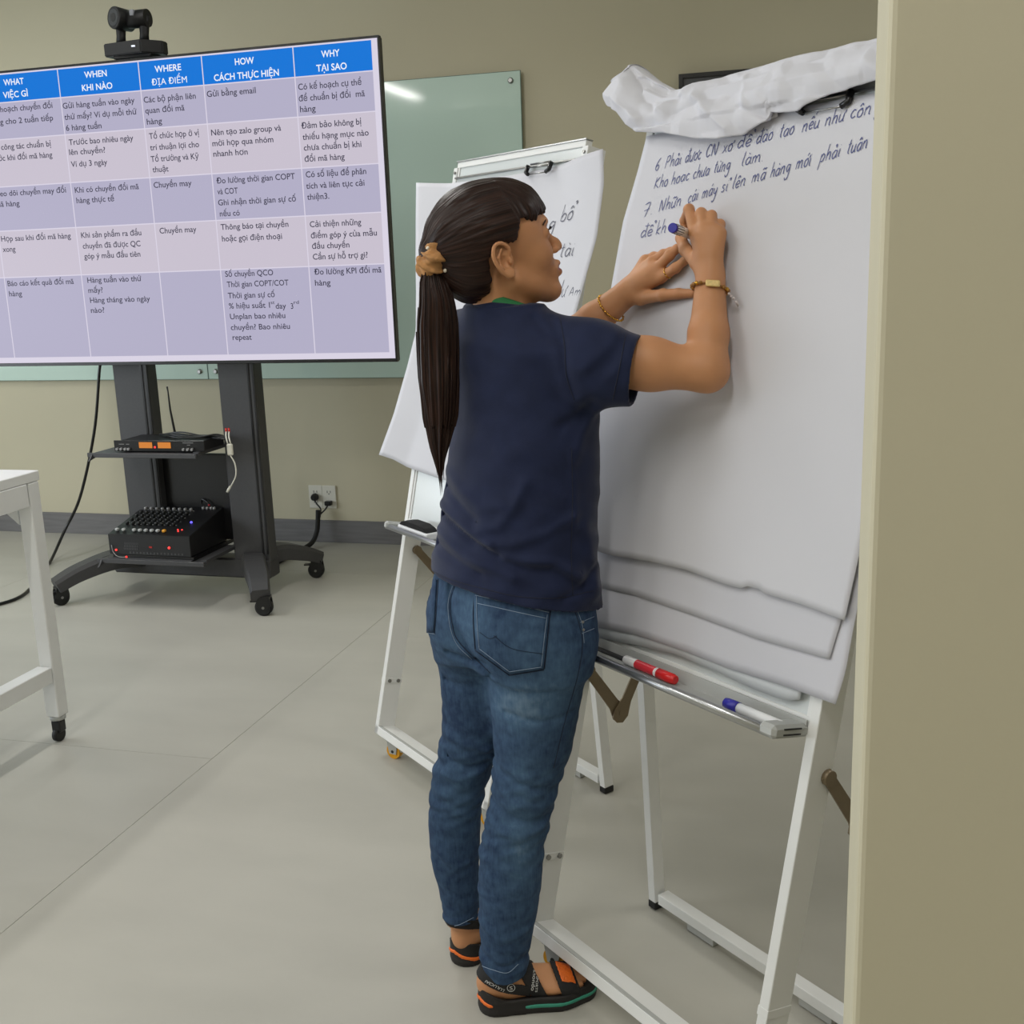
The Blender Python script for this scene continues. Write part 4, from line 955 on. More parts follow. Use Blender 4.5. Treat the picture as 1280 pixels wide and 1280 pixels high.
g.add(cap(SH_L, EL_L, .048, .036), .02); g.add(cap(EL_L, mix(EL_L, WR_L, .4), .034, .033), .02); g.add(cap(mix(EL_L, WR_L, .4), WR_L, .032, .0235), .012)
for W, Fg in ((WR_R, FR), (WR_L, FL)):
    for p, k in hand_prims(W, Fg): g.add(p, k)
for F, inn, ank in ((FOOT_R, 1, ANK_R), (FOOT_L, -1, ANK_L)):
    for p, k in foot_prims(F, inn, ank): g.add(p, k)
# head
for p, k in [(hell((-.006, 0, .045), (.092, .071, .078)), .01), (hell((.040, 0, .045), (.050, .060, .055)), .03), (hell((.044, 0, -.018), (.046, .050, .070)), .03),
             (hcap((.008, .046, -.040), (.070, .018, -.080), .012, .011), .025), (hcap((.008, -.046, -.040), (.070, -.018, -.080), .012, .011), .025), (hell((.078, 0, -.080), (.018, .020, .016)), .02),
             (hell((.062, .031, -.012), (.024, .022, .022)), .02), (hell((.062, -.031, -.012), (.024, .022, .022)), .02),
             (hcap((.083, .026, .036), (.086, -.026, .036), .011), .015), (hell((.076, 0, -.043), (.024, .027, .026)), .015)]: g.add(p, k)
for sy in (-1, 1):
    g.add(hell((.098, sy*.031, .020), (.013, .016, .011)), .012, 'sub')
    g.add(hell((.079, sy*.031, .020), (.0135, .0150, .0125)), .004)
    g.add(hcap((.0915, sy*.020, .0235), (.086, sy*.043, .023), .0022), .004)
g.add(hcap((.088, 0, .026), (.108, 0, -.004), .0055, .0085), .012); g.add(hcap((.108, 0, -.004), (.111, 0, -.010), .0085, .0088), .006)
for sy in (-1, 1): g.add(hell((.101, sy*.0105, -.014), (.0085, .0062, .0062)), .006); g.add(hell((.105, sy*.0055, -.0205), (.004, .0028, .003)), .003, 'sub')
# lips
g.add(hcap((.0885, .021, -.044), (.1005, .006, -.0375), .0032, .0052), .005); g.add(hcap((.0885, -.021, -.044), (.1005, -.006, -.0375), .0032, .0052), .005); g.add(hcap((.1005, .006, -.0375), (.1005, -.006, -.0375), .005), .004)
g.add(hcap((.0885, .019, -.046), (.0985, .006, -.0525), .003, .0062), .005); g.add(hcap((.0885, -.019, -.046), (.0985, -.006, -.0525), .003, .0062), .005); g.add(hcap((.0985, .006, -.0525), (.0985, -.006, -.0525), .0062), .004)
g.add(hcap((.104, .012, -.0452), (.104, -.012, -.0452), .0022), .003, 'sub')
# ears
for sy in (-1, 1):
    y = sy*.0725; e = lambda x, z, o=0: (x-.010, y+sy*(.006+o), z)
    g.add(hell((-.012, sy*.070, .0), (.017, .007, .027)), .006)
    hel = spline([e(.008, .004, -.004), e(.009, .018, .001), e(-.001, .029, .004), e(-.014, .029, .007), e(-.022, .016, .008), e(-.021, .0, .007), e(-.014, -.014, .005), e(-.006, -.025, .002), e(.003, -.028, .0), e(.007, -.02, -.003)], 3)
    for a, b in zip(hel[:-1], hel[1:]): g.add(hcap(a, b, .0031), .002)
    g.add(hell(e(.000, -.022, -.001), (.0085, .0045, .008)), .005)
    for a, b in ((e(-.004, .020, .002), e(-.013, .008, .003)), (e(-.013, .008, .003), e(-.012, -.008, .002)), (e(-.012, -.008, .002), e(-.004, -.015, .0))): g.add(hcap(a, b, .0024), .003)
    g.add(hell(e(-.002, -.001, .003), (.0080, .010, .0125)), .002, 'sub')
    g.add(hell(e(.006, -.004, .0), (.0035, .005, .006)), .003)
V_, F_ = g.mesh(); V_ = relax(V_, F_, 1, .4)
M_skin = mat('skin', SKIN, .5, noise=.05, scale=18, bump=.06, bscale=500, sss=.12, spec=.35)
M_lip = mat('lips', (150, 78, 72), .4, noise=.05, scale=60, sss=.1)
body = mesh_np('body', V_, F_, [M_skin, M_lip], person)
fc = V_[F_].mean(1)-HO; L = fc @ HR.T
lip = (np.abs(L[:, 1]) < .021) & (L[:, 0] > .088) & (((L[:, 2]+.0452)/(.0105*(1.02-(np.abs(L[:, 1])/.0215)**1.6)+1e-4))**2 < 1) & (L[:, 2] > -.0585) & (L[:, 2] < -.0345)
body.data.polygons.foreach_set('material_index', lip.astype(np.int32))

# ---- hair
g = Grid(axis((-.12, .20, .002)), axis((-.14, .14, .002)), axis((1.32, 1.61, .002)))
for p, k in [(hell((-.014, 0, .048), (.106, .083, .090)), .01), (hell((.040, 0, .060), (.060, .065, .060)), .03), (hell((-.052, 0, -.004), (.055, .064, .058)), .03)]: g.add(p, k)
g.add(hcap((-.098, 0, .044), (-.112, 0, .043), .030, .018), .03)
sl, X, Y, Z = g.sub((-9,)*3, (9,)*3)
x, y, z = X-HO[0], Y-HO[1], Z-HO[2]; lx, ly, lz = [HR[i, 0]*x+HR[i, 1]*y+HR[i, 2]*z for i in range(3)]
lz2 = lz + .0035*np.sin(ly*380)+.0026*np.sin(ly*910+1)+.0015*np.sin(lx*700)
poly = [(.16, .052), (.085, .056), (.050, .050), (.036, .060), (.029, .046), (.020, .028), (.010, .026), (-.006, .032), (-.024, .030), (-.036, .012), (-.038, -.02), (-.042, -.056), (-.075, -.062), (-.2, -.055), (-.2, .25), (.16, .25)]
D = None; sgn = np.zeros(lx.shape, bool)
for i in range(len(poly)):
    (x0, z0), (x1, z1) = poly[i], poly[(i+1) % len(poly)]
    dx, dz = x1-x0, z1-z0; t = np.clip(((lx-x0)*dx+(lz2-z0)*dz)/(dx*dx+dz*dz), 0, 1); e = (lx-x0-t*dx)**2+(lz2-z0-t*dz)**2; D = e if D is None else np.minimum(D, e)
    if z0 != z1: sgn ^= ((z0 > lz2) != (z1 > lz2)) & (lx < (x1-x0)*(lz2-z0)/(z1-z0)+x0)
D = np.sqrt(D); D = np.where(sgn, -D, D)
k = .006; h = np.maximum(k-np.abs(g.d-D), 0)/k; g.d = np.maximum(g.d, D)+h*h*k*.25
V_, F_ = g.mesh(); V_ = relax(V_, F_, 2, .5); N_ = vnormals(V_, F_)
L = (V_-HO) @ HR.T; kn = np.array([-.13, 0, .042]); v = L-kn
bang = 1/(1+np.exp(-(L[:, 0]-.022-.25*np.maximum(0, .09-L[:, 2]))*260))
f1 = np.arctan2(v[:, 1], v[:, 2]-.0)*1.0; a1 = np.linalg.norm(v, axis=1)
f2 = np.arctan2(L[:, 1], L[:, 0]+.045)*1.6+L[:, 2]*.0+3; a2 = L[:, 2]
def strandnoise(f, a, seed, nf=260, rang=4.5):
    r = np.random.default_rng(seed); t = r.normal(0, 1, (nf, 12)); x_ = (f/rang*.5+.5) % 1*(nf-1.001); y_ = np.clip(a*40+5, 0, 10.9); i = x_.astype(int); j = y_.astype(int); fx = x_-i; fy = y_-j; fx = fx*fx*(3-2*fx)
    return (t[i, j]*(1-fx)+t[(i+1) % nf, j]*fx)*(1-fy)+(t[i, j+1]*(1-fx)+t[(i+1) % nf, j+1]*fx)*fy
dsp = (1-bang)*strandnoise(f1, a1, 1)+bang*strandnoise(f2, a2, 2, 300); dsp2 = (1-bang)*strandnoise(f1, a1, 4, 70)+bang*strandnoise(f2, a2, 5, 90)
V_ = V_+N_*(dsp*.0005+dsp2*.0009)[:, None]
def hair_mat():
    m = bpy.data.materials.new('dark_hair'); m.use_nodes = True; nt = m.node_tree; b = nt.nodes['Principled BSDF']
    at_ = nt.nodes.new('ShaderNodeAttribute'); at_.attribute_name = 'strand'; n = nt.nodes.new('ShaderNodeTexNoise'); n.inputs['Scale'].default_value = 1; n.inputs['Detail'].default_value = 4
    nt.links.new(at_.outputs['Vector'], n.inputs['Vector']); r = nt.nodes.new('ShaderNodeValToRGB'); r.color_ramp.elements[0].position = .35; r.color_ramp.elements[1].position = .72
    r.color_ramp.elements[0].color = (*lin((20, 14, 14)), 1); r.color_ramp.elements[1].color = (*lin((58, 36, 28)), 1)
    nt.links.new(n.outputs[0], r.inputs[0]); nt.links.new(r.outputs[0], b.inputs['Base Color']); b.inputs['Roughness'].default_value = .42; b.inputs['Specular IOR Level'].default_value = .22
    b.inputs['Anisotropic'].default_value = .4
    bp = nt.nodes.new('ShaderNodeBump'); bp.inputs['Strength'].default_value = .45; bp.inputs['Distance'].default_value = .001; nt.links.new(n.outputs[0], bp.inputs['Height']); nt.links.new(bp.outputs[0], b.inputs['Normal'])
    return m
M_hair = hair_mat()
def set_strand(o, f, a, q=None):
    at_ = o.data.attributes.new('strand', 'FLOAT_VECTOR', 'POINT'); at_.data.foreach_set('vector', np.stack([f, a, np.zeros_like(f) if q is None else q], 1).astype(np.float32).ravel())
hair = mesh_np('hair', V_, F_, M_hair, person)
set_strand(hair, np.where(bang > .5, f2*60, f1*55), np.where(bang > .5, a2*12, a1*10), np.where(bang > .5, 7., 0.))
# ponytail
path = spline([(-0.055, -0.035, 1.439), (-0.061, -0.04, 1.403), (-0.057, -0.045, 1.363), (-0.058, -0.045, 1.316), (-0.059, -0.045, 1.268), (-0.06, -0.05, 1.219), (-0.061, -0.05, 1.163), (-0.064, -0.05, 1.114), (-0.065, -0.05, 1.061)], 8)
rad = [(0, .012), (.08, .0165), (.22, .027), (.36, .0335), (.5, .0335), (.62, .032), (.75, .026), (.88, .015), (1, .002)]
n = len(path); K = 120; P = np.zeros((n, K+1, 3)); ff = np.zeros((n, K+1)); aa = np.zeros((n, K+1))
for i, p in enumerate(path):
    t = i/(n-1); r = float(np.interp(t, [q[0] for q in rad], [q[1] for q in rad]))
    for j in range(K+1):
        an = 2*math.pi*(j % K)/K; r_ = r*(1+.10*math.sin(an*5+t*3)*t+.06*math.sin(an*13+1+t*2)+.035*math.sin(an*29+t*4))
        if t > .6: r_ *= 1+(t-.6)*.7*math.sin(an*9+2)
        P[i, j] = (p[0]+r_*math.cos(an), p[1]+.62*r_*math.sin(an), p[2]-(.03*(math.sin(an*7)+.5*math.sin(an*17)) if i == n-1 else .012*math.sin(an*7)*(t > .8))); ff[i, j] = an*9; aa[i, j] = t*5
pony = grid_mesh('ponytail', P, M_hair, person); set_strand(pony, ff.ravel(), aa.ravel())
st = MB()
for k in range(90):
    an = random.uniform(0, 6.283); rr_ = random.uniform(.75, 1.12); t0 = random.uniform(.05, .6); t1 = min(1.0, t0+random.uniform(.3, .5)) if random.random() < .6 else random.uniform(.85, 1.02); pts = []
    for q in np.linspace(t0, min(t1, 1), 9):
        p = path[min(n-1, int(q*(n-1)))]; r = float(np.interp(q, [z_[0] for z_ in rad], [z_[1] for z_ in rad])); r = max(r, .006*(1-abs(q-.9)))
        pts.append((p[0]+rr_*r*math.cos(an), p[1]+.62*rr_*r*math.sin(an), p[2]-(.02 if q > .95 else 0)*random.random()))
    st.tube(pts, [.0014]*6+[.001, .0007, .0003], 5)
so = st.build('loose_strands', M_hair, person); so['kind'] = 'stuff'; set_strand(so, np.random.default_rng(1).uniform(0, 50, len(so.data.vertices)), np.zeros(len(so.data.vertices)))
# hair tie
M_tie = mat('tan_scrunchie', (176, 128, 78), .75, noise=.3, scale=70, bump=.5, bscale=160)
tc_ = np.array((-0.057, -0.035, 1.435)); tax = np.array([-.55, -.1, .35]); tax /= np.linalg.norm(tax); t1_ = np.cross(tax, [0, 1, 0]); t1_ /= np.linalg.norm(t1_); t2_ = np.cross(tax, t1_)
A_, B_ = 96, 40; P = np.zeros((A_+1, B_+1, 3))
for i in range(A_+1):
    a_ = 2*math.pi*(i % A_)/A_
    for j in range(B_+1):
        b_ = 2*math.pi*(j % B_)/B_; r = .0165*(1+.22*math.sin(a_*9+2*math.sin(b_))+.12*math.sin(a_*17+b_*3)+.10*math.sin(b_*4+a_*5)); R0 = .0185+.0015*math.sin(a_*5)
        P[i, j] = tc_+(t1_*math.cos(a_)+t2_*math.sin(a_))*(R0+r*math.cos(b_))+tax*(r*1.15*math.sin(b_))
tie = grid_mesh('hair_tie', P, M_tie, person)
m = MB()
for q in ((-0.066, -0.06, 1.45), (-0.039, -0.06, 1.412)): m.sphere(q, .0033)
m.build('pearl', mat('pearl', (220, 212, 196), .2), tie)
# face details
def hpv(p): return Vector(hp_(p))
for sy in (-1, 1):
    MB().sphere(hpv((.0805, sy*.031, .019)), .0118, 20).build('eye', mat('eye_white', (214, 208, 202), .2), person)
    o = MB(); o.sphere(hpv((.0868, sy*.031, .019)), .0062, 16).build('iris', mat('iris', (28, 18, 14), .1), person)
    l = MB()
    for k in range(9):
        y = .021+.022*k/8; b0 = hpv((.0925-.0045*k/8, sy*y, .0235)); l.tube([b0, b0+Vector(HF*.005)+Vector(HU*.001), b0+Vector(HF*.008)+Vector(HU*.0045)], [.0006, .0005, .0002], 4)
    l.tube([hpv((.0935, sy*.020, .0225)), hpv((.0935, sy*.030, .0245)), hpv((.0875, sy*.044, .0215))], .0010, 5); l.build('eyelashes', M_blk2, person)
    l = MB(); l.tube(spline([hpv((.0975, sy*.014, .038)), hpv((.0960, sy*.028, .042)), hpv((.0865, sy*.042, .039)), hpv((.0800, sy*.047, .035))], 4), [.0018]*13, 6, flat=.5); l.build('eyebrow', mat('brow', (40, 28, 24), .8), person)
MB().sphere(hpv((-.006, -.0775, -.0255)), .0022).build('earring', mat('silver', (200, 200, 205), .15, metal=1), person)

# ---- polo shirt
M_navy = mat('navy_knit', NAVY, .82, noise=.10, scale=30, bump=.25, bscale=900, sheen=.15, spec=.25)
g = Grid(axis((-.15, .34, .0028)), axis((-.22, .27, .0028)), axis((.77, 1.40, .0028)))
g.add(column(SHIRT, .78, 1.345), .02)
g.add(cap((.062, -.005, 1.312), (SH_R[0]-.004, SH_R[1], SH_R[2]+.004), .042, .056), .03); g.add(cap((.04, .02, 1.318), SH_L, .046, .056), .03)
CUF_R = (0.276, -0.125, 1.237); CUF_L = mix(SH_L, EL_L, .75)
g.add(cap(SH_R, CUF_R, .060, .0585), .03); g.add(cap(SH_L, CUF_L, .058, .056), .03)
g.add(cap((SH_R[0]-.01, SH_R[1], SH_R[2]-.04), (CUF_R[0]-.02, CUF_R[1], CUF_R[2]-.004), .05, .05), .02)
for pts, amp, wd in [([(0.08, -0.1, 1.053), (0.06, -0.1, 1.011), (0.032, -0.1, 0.976), (0.001, -0.1, 0.965)], .005, .011), ([(-0.067, -0.05, 0.991), (-0.033, -0.1, 0.972), (-0.005, -0.1, 0.951), (0.017, -0.1, 0.945)], .006, .009), ([(-0.067, -0.05, 0.974), (-0.03, -0.1, 0.955), (0.0, -0.1, 0.937), (0.031, -0.1, 0.926)], -.008, .007),
                     ([(0.013, -0.1, 0.947), (0.057, -0.1, 0.948), (0.113, -0.1, 0.966), (0.167, -0.08, 0.993)], .005, .010), ([(-0.0, -0.1, 0.936), (0.064, -0.1, 0.921), (0.126, -0.1, 0.916), (0.173, -0.08, 0.882)], .005, .008), ([(0.064, -0.1, 0.904), (0.123, -0.1, 0.9), (0.178, -0.08, 0.861)], -.004, .009),
                     ([(-0.077, -0.05, 0.945), (-0.043, -0.1, 0.926), (-0.001, -0.1, 0.91), (0.055, -0.1, 0.893)], .006, .010), ([(-0.079, -0.05, 0.918), (-0.049, -0.1, 0.906), (-0.002, -0.1, 0.889)], -.005, .008), ([(-0.05, -0.06, 1.022), (-0.032, -0.1, 1.001), (-0.009, -0.1, 0.983)], -.006, .009),
                     ([(-0.051, -0.06, 1.051), (-0.032, -0.1, 1.032), (0.003, -0.1, 1.008), (0.039, -0.1, 1.012)], .004, .011), ([(0.162, -0.1, 1.105), (0.168, -0.08, 1.045), (0.165, -0.06, 0.971)], .003, .006), ([(0.195, -0.1, 1.187), (0.174, -0.1, 1.161), (0.146, -0.1, 1.148)], -.006, .010), ([(0.207, -0.08, 1.168), (0.182, -0.08, 1.13), (0.169, -0.08, 1.088)], .005, .010),
                     ([(0.108, -0.1, 1.326), (0.129, -0.1, 1.301), (0.15, -0.1, 1.292)], -.004, .008), ([(0.137, -0.1, 1.325), (0.153, -0.12, 1.285), (0.155, -0.12, 1.245), (0.168, -0.12, 1.204)], -.0035, .008), ([(0.223, -0.16, 1.233), (0.244, -0.16, 1.258), (0.258, -0.16, 1.284)], .003, .009), ([(0.183, -0.16, 1.248), (0.213, -0.16, 1.273), (0.237, -0.16, 1.298)], .004, .011), ([(0.015, -0.1, 1.302), (0.068, -0.1, 1.274), (0.136, -0.1, 1.271)], .003, .018), ([(-0.004, -0.1, 1.168), (0.049, -0.1, 1.11), (0.145, -0.1, 1.106)], .003, .022), ([(0.185, -0.06, 0.968), (0.2, -0.04, 0.902), (0.205, -0.04, 0.842)], .006, .012), ([(0.14, -0.08, 0.849), (0.174, -0.06, 0.861), (0.203, -0.04, 0.887)], -.005, .008)]:
    fold(g, pts, amp*1.05, wd)
sl, X, Y, Z = g.sub((-9,)*3, (9,)*3)
wr_ = .0016*np.sin(X*38+Z*55+Y*20)+.0012*np.sin(X*70-Z*90+2)+.0009*np.sin(Z*140+X*60+Y*50); low = np.clip((1.05-Z)/.2, 0, 1)
g.d -= (wr_*(.35+low)).astype(np.float32)
outer = g.d
cutd = (.847-.208*X-.05*Y)-Z
def plane_cut(C_, A_): n_ = np.array(C_)-np.array(A_); n_ = n_/np.linalg.norm(n_); return (X-C_[0])*n_[0]+(Y-C_[1])*n_[1]+(Z-C_[2])*n_[2], n_
pr_, nr_ = plane_cut(CUF_R, (SH_R[0], SH_R[1], SH_R[2]-.012)); rr0 = np.sqrt((X-CUF_R[0])**2+(Y-CUF_R[1])**2+(Z-CUF_R[2])**2); pr_ = np.where(rr0 < .115, pr_, -1)
pl_, nl_ = plane_cut(CUF_L, SH_L); rl0 = np.sqrt((X-CUF_L[0])**2+(Y-CUF_L[1])**2+(Z-CUF_L[2])**2); pl_ = np.where(rl0 < .10, pl_, -1)
neck = -(np.sqrt(((X-.066)*1.0)**2+((Y-.008)*1.0)**2)-.058); neck = np.where(Z > 1.330, neck, -1)
g.d = MX([outer, -(outer+.0065), np.broadcast_to(cutd, outer.shape), pr_, pl_, neck]).astype(np.float32)
V_, F_ = g.mesh(); V_ = relax(V_, F_, 2, .5)
shirt = mesh_np('shirt', V_, F_, M_navy, person)
def bvh_of(o): return BVHTree.FromPolygons([tuple(v.co) for v in o.data.vertices], [tuple(p.vertices) for p in o.data.polygons])
bs = bvh_of(shirt)
def drop(bv, p, off=.0012):
    d = (Vector(p)-CAMV).normalized(); h = bv.ray_cast(CAMV, d)
    if h[0] is None: return None
    nn = h[1] if h[1].dot(d) < 0 else -h[1]; return h[0]+nn*off
def stitch(bv, pts, parent, m, r=.0006, off=.0006, name='stitching', n=10, dash=False):
    P = [drop(bv, p, off) for p in spline(pts, n)]; P = [p for p in P if p is not None]; mb = MB()
    run = [P[0]] if P else []
    for a_, b_ in zip(P[:-1], P[1:]):
        if (b_-a_).length > .02:
            if len(run) > 1: mb.tube(run, r, 6)
            run = []
        run.append(b_)
    if len(run) > 1: mb.tube(run, r, 6)
    return mb.build(name, m, parent)
M_navy2 = mat('navy_seam', (24, 28, 46), .8)
stitch(bs, [(0.253, -0.16, 1.299), (0.243, -0.17, 1.257), (0.23, -0.16, 1.193)], shirt, M_navy2, .0008, .0006, 'cuff_seam')
stitch(bs, [(-0.091, -0.05, 0.886), (-0.059, -0.1, 0.882), (-0.003, -0.1, 0.862), (0.067, -0.1, 0.842), (0.138, -0.1, 0.837), (0.203, -0.06, 0.835)], shirt, M_navy2, .0007, .0005, 'hem_seam')
stitch(bs, [(0.149, -0.12, 1.33), (0.154, -0.14, 1.287), (0.156, -0.14, 1.234), (0.168, -0.14, 1.193)], shirt, M_navy2, .0007, .0005, 'armhole_seam')
stitch(bs, [(0.165, -0.1, 1.105), (0.165, -0.1, 1.021), (0.16, -0.1, 0.92), (0.161, -0.1, 0.839)], shirt, M_navy2, .0007, .0005, 'side_seam')
# collar: standing rib and a green inner band
def ring(name, r, zf, h, m, tk, seg=64, cx=.066, cy=.008):
    P = np.zeros((7, seg+1, 3))
    for i in range(7):
        t = i/6
        for j in range(seg+1):
            a_ = 2*math.pi*(j % seg)/seg; rr_ = r+tk*math.sin(math.pi*t)-.004*t; P[i, j] = (cx+rr_*math.cos(a_), cy+rr_*math.sin(a_), zf(math.cos(a_), math.sin(a_))+h*t)
    return grid_mesh(name, P, m, shirt, .0022)
ring('collar', .060, lambda c, s_: 1.328-.008*c-.004*s_, .020, M_navy, .004)
ring('green_collar_band', .0555, lambda c, s_: 1.340-.018*c-.004*s_, .017, mat('green_band', (42, 120, 70), .8), .002)

# ---- jeans
g = Grid(axis((-.17, .24, .0028)), axis((-.20, .22, .0028)), axis((.0, .90, .0028)))
g.add(column(PELV, .70, .895), .02)
for tb_ in LEGS: g.add(column(tb_, .02, .79), .04)
g.add(ell((.062, -.075, .765), (.075, .065, .075)), .04); g.add(ell((-.030, .005, .768), (.06, .065, .07)), .04)
for pts, amp, wd in [([(-0.048, -0.12, 0.874), (-0.057, -0.12, 0.844), (-0.057, -0.12, 0.804), (-0.044, -0.12, 0.768), (-0.023, -0.1, 0.732), (0.009, -0.1, 0.7)], -.007, .006), ([(-0.067, -0.06, 0.725), (-0.03, -0.06, 0.718), (-0.002, -0.06, 0.723)], -.007, .006), ([(0.007, -0.1, 0.69), (0.046, -0.12, 0.676), (0.118, -0.12, 0.678)], -.003, .010),
                     ([(-0.094, 0.0, 0.65), (-0.056, 0.0, 0.643), (-0.011, 0.0, 0.647)], -.004, .008), ([(0.035, -0.12, 0.63), (0.096, -0.12, 0.618), (0.155, -0.1, 0.622)], -.003, .006), ([(-0.092, 0.0, 0.533), (-0.047, 0.0, 0.519), (-0.004, 0.0, 0.503)], .004, .008), ([(-0.097, 0.0, 0.495), (-0.057, 0.0, 0.469), (-0.002, 0.0, 0.473)], -.004, .007),
                     ([(-0.104, 0.0, 0.455), (-0.066, 0.0, 0.443), (-0.009, 0.0, 0.456)], .004, .008), ([(0.008, -0.1, 0.477), (0.054, -0.1, 0.45), (0.113, -0.1, 0.44)], .004, .008), ([(-0.003, -0.1, 0.445), (0.053, -0.1, 0.414), (0.101, -0.1, 0.415)], -.004, .008), ([(-0.007, -0.1, 0.405), (0.037, -0.1, 0.386), (0.097, -0.1, 0.399)], .004, .008),
                     ([(0.012, -0.1, 0.516), (0.055, -0.1, 0.49), (0.123, -0.1, 0.47)], -.003, .007), ([(-0.033, -0.08, 0.134), (0.005, -0.08, 0.112), (0.052, -0.08, 0.12)], -.0035, .006), ([(-0.034, -0.08, 0.108), (0.004, -0.08, 0.088), (0.046, -0.08, 0.098)], .003, .006), ([(-0.03, -0.08, 0.194), (0.007, -0.08, 0.171), (0.065, -0.08, 0.188)], .003, .008),
                     ([(-0.108, 0.05, 0.156), (-0.08, 0.05, 0.139), (-0.042, 0.05, 0.148)], -.003, .006), ([(-0.108, 0.05, 0.13), (-0.078, 0.05, 0.116), (-0.043, 0.05, 0.124)], .003, .006), ([(-0.114, 0.05, 0.278), (-0.075, 0.05, 0.249), (-0.033, 0.05, 0.255)], .003, .009)]:
    fold(g, pts, amp, wd)
sl, X, Y, Z = g.sub((-9,)*3, (9,)*3)
kn_ = np.exp(-((Z-.42)/.10)**2)+.7*np.exp(-((Z-.09)/.06)**2)+.25
g.d -= (kn_*(.0012*np.sin(Z*150+X*45+Y*25+1.5*np.sin(Z*37+X*20))+.0008*np.sin(Z*210-X*90+2*np.sin(Z*51)+1)+.0008*np.sin(Z*90+X*110))).astype(np.float32)
outer = g.d
hemz = np.where(Y-(X+.02)*.3 > .0, .118, .045)+.0*X   # left leg hem sits higher than the right one
hemz = np.where((X*.45-Y) > -.012, .074+.0*X, .108)
g.d = MX([outer, -(outer+.0065), np.broadcast_to(hemz-Z, outer.shape), np.broadcast_to(Z-.885, outer.shape)]).astype(np.float32)
V_, F_ = g.mesh(); V_ = relax(V_, F_, 2, .5)
def denim():
    m = bpy.data.materials.new('blue_denim'); m.use_nodes = True; nt = m.node_tree; b = nt.nodes['Principled BSDF']; nl = nt.links
    tc = nt.nodes.new('ShaderNodeTexCoord'); at_ = nt.nodes.new('ShaderNodeAttribute'); at_.attribute_name = 'wear'
    n1 = nt.nodes.new('ShaderNodeTexNoise'); n1.inputs['Scale'].default_value = 60; n1.inputs['Detail'].default_value = 8; nl.new(tc.outputs['Object'], n1.inputs['Vector'])
    mp = nt.nodes.new('ShaderNodeMapping'); mp.inputs['Scale'].default_value = (260, 260, 40); nl.new(tc.outputs['Object'], mp.inputs[0])
    n2 = nt.nodes.new('ShaderNodeTexNoise'); n2.inputs['Scale'].default_value = 1; n2.inputs['Detail'].default_value = 3; nl.new(mp.outputs[0], n2.inputs['Vector'])
    a = nt.nodes.new('ShaderNodeMath'); a.operation = 'MULTIPLY_ADD'; nl.new(n1.outputs[0], a.inputs[0]); a.inputs[1].default_value = .36; nl.new(at_.outputs['Fac'], a.inputs[2])
    a2 = nt.nodes.new('ShaderNodeMath'); a2.operation = 'MULTIPLY_ADD'; nl.new(n2.outputs[0], a2.inputs[0]); a2.inputs[1].default_value = .18; nl.new(a.outputs[0], a2.inputs[2])
    r = nt.nodes.new('ShaderNodeValToRGB'); cr_ = r.color_ramp; cr_.elements[0].position = .35; cr_.elements[0].color = (*lin(DEN[0]), 1); cr_.elements[1].position = 1.25 if False else 1.0; cr_.elements[1].color = (*lin(DEN[2]), 1)
    e_ = cr_.elements.new(.62); e_.color = (*lin(DEN[1]), 1)
    nl.new(a2.outputs[0], r.inputs[0]); nl.new(r.outputs[0], b.inputs['Base Color']); b.inputs['Roughness'].default_value = .85; b.inputs['Specular IOR Level'].default_value = .2
    bp = nt.nodes.new('ShaderNodeBump'); bp.inputs['Strength'].default_value = .25; bp.inputs['Distance'].default_value = .001; nl.new(n2.outputs[0], bp.inputs['Height']); nl.new(bp.outputs[0], b.inputs['Normal'])
    return m
M_den = denim()
def wear(o, extra=0):
    n_ = len(o.data.vertices); co = np.zeros(n_*3); o.data.vertices.foreach_get('co', co); co = co.reshape(-1, 3); w_ = np.zeros(n_)
    for (c, s_, A) in [((0.06, -0.12, 0.648), (.06, .05), .30), ((0.078, -0.12, 0.768), (.05, .06), .14), ((-0.019, -0.1, 0.81), (.03, .06), .20), ((-0.067, 0.0, 0.733), (.03, .05), .12), ((-0.033, 0.0, 0.652), (.05, .03), .02), ((0.051, -0.1, 0.369), (.03, .10), .20), ((-0.06, 0.0, 0.405), (.03, .08), .14), ((0.135, -0.1, 0.697), (.03, .05), .14), ((0.064, -0.1, 0.514), (.035, .05), .10), ((-0.06, 0.0, 0.572), (.05, .05), -.06)]:
        w_ += A*np.exp(-((co[:, 0]-c[0])/s_[0])**2-((co[:, 2]-c[2])/s_[1])**2)
    w_ += .16+extra
    at_ = o.data.attributes.new('wear', 'FLOAT', 'POINT'); at_.data.foreach_set('value', w_.astype(np.float32))
jeans = mesh_np('jeans', V_, F_, M_den, person); wear(jeans)
bj = bvh_of(jeans); M_st = mat('denim_thread', (128, 146, 168), .8); M_st2 = mat('dark_seam', (24, 38, 62), .85)
def bil(q, s_, t): a_, b_, c_, d_ = [Vector(x_) for x_ in q]; return (a_*(1-s_)+b_*s_)*(1-t)+(d_*(1-s_)+c_*s_)*t
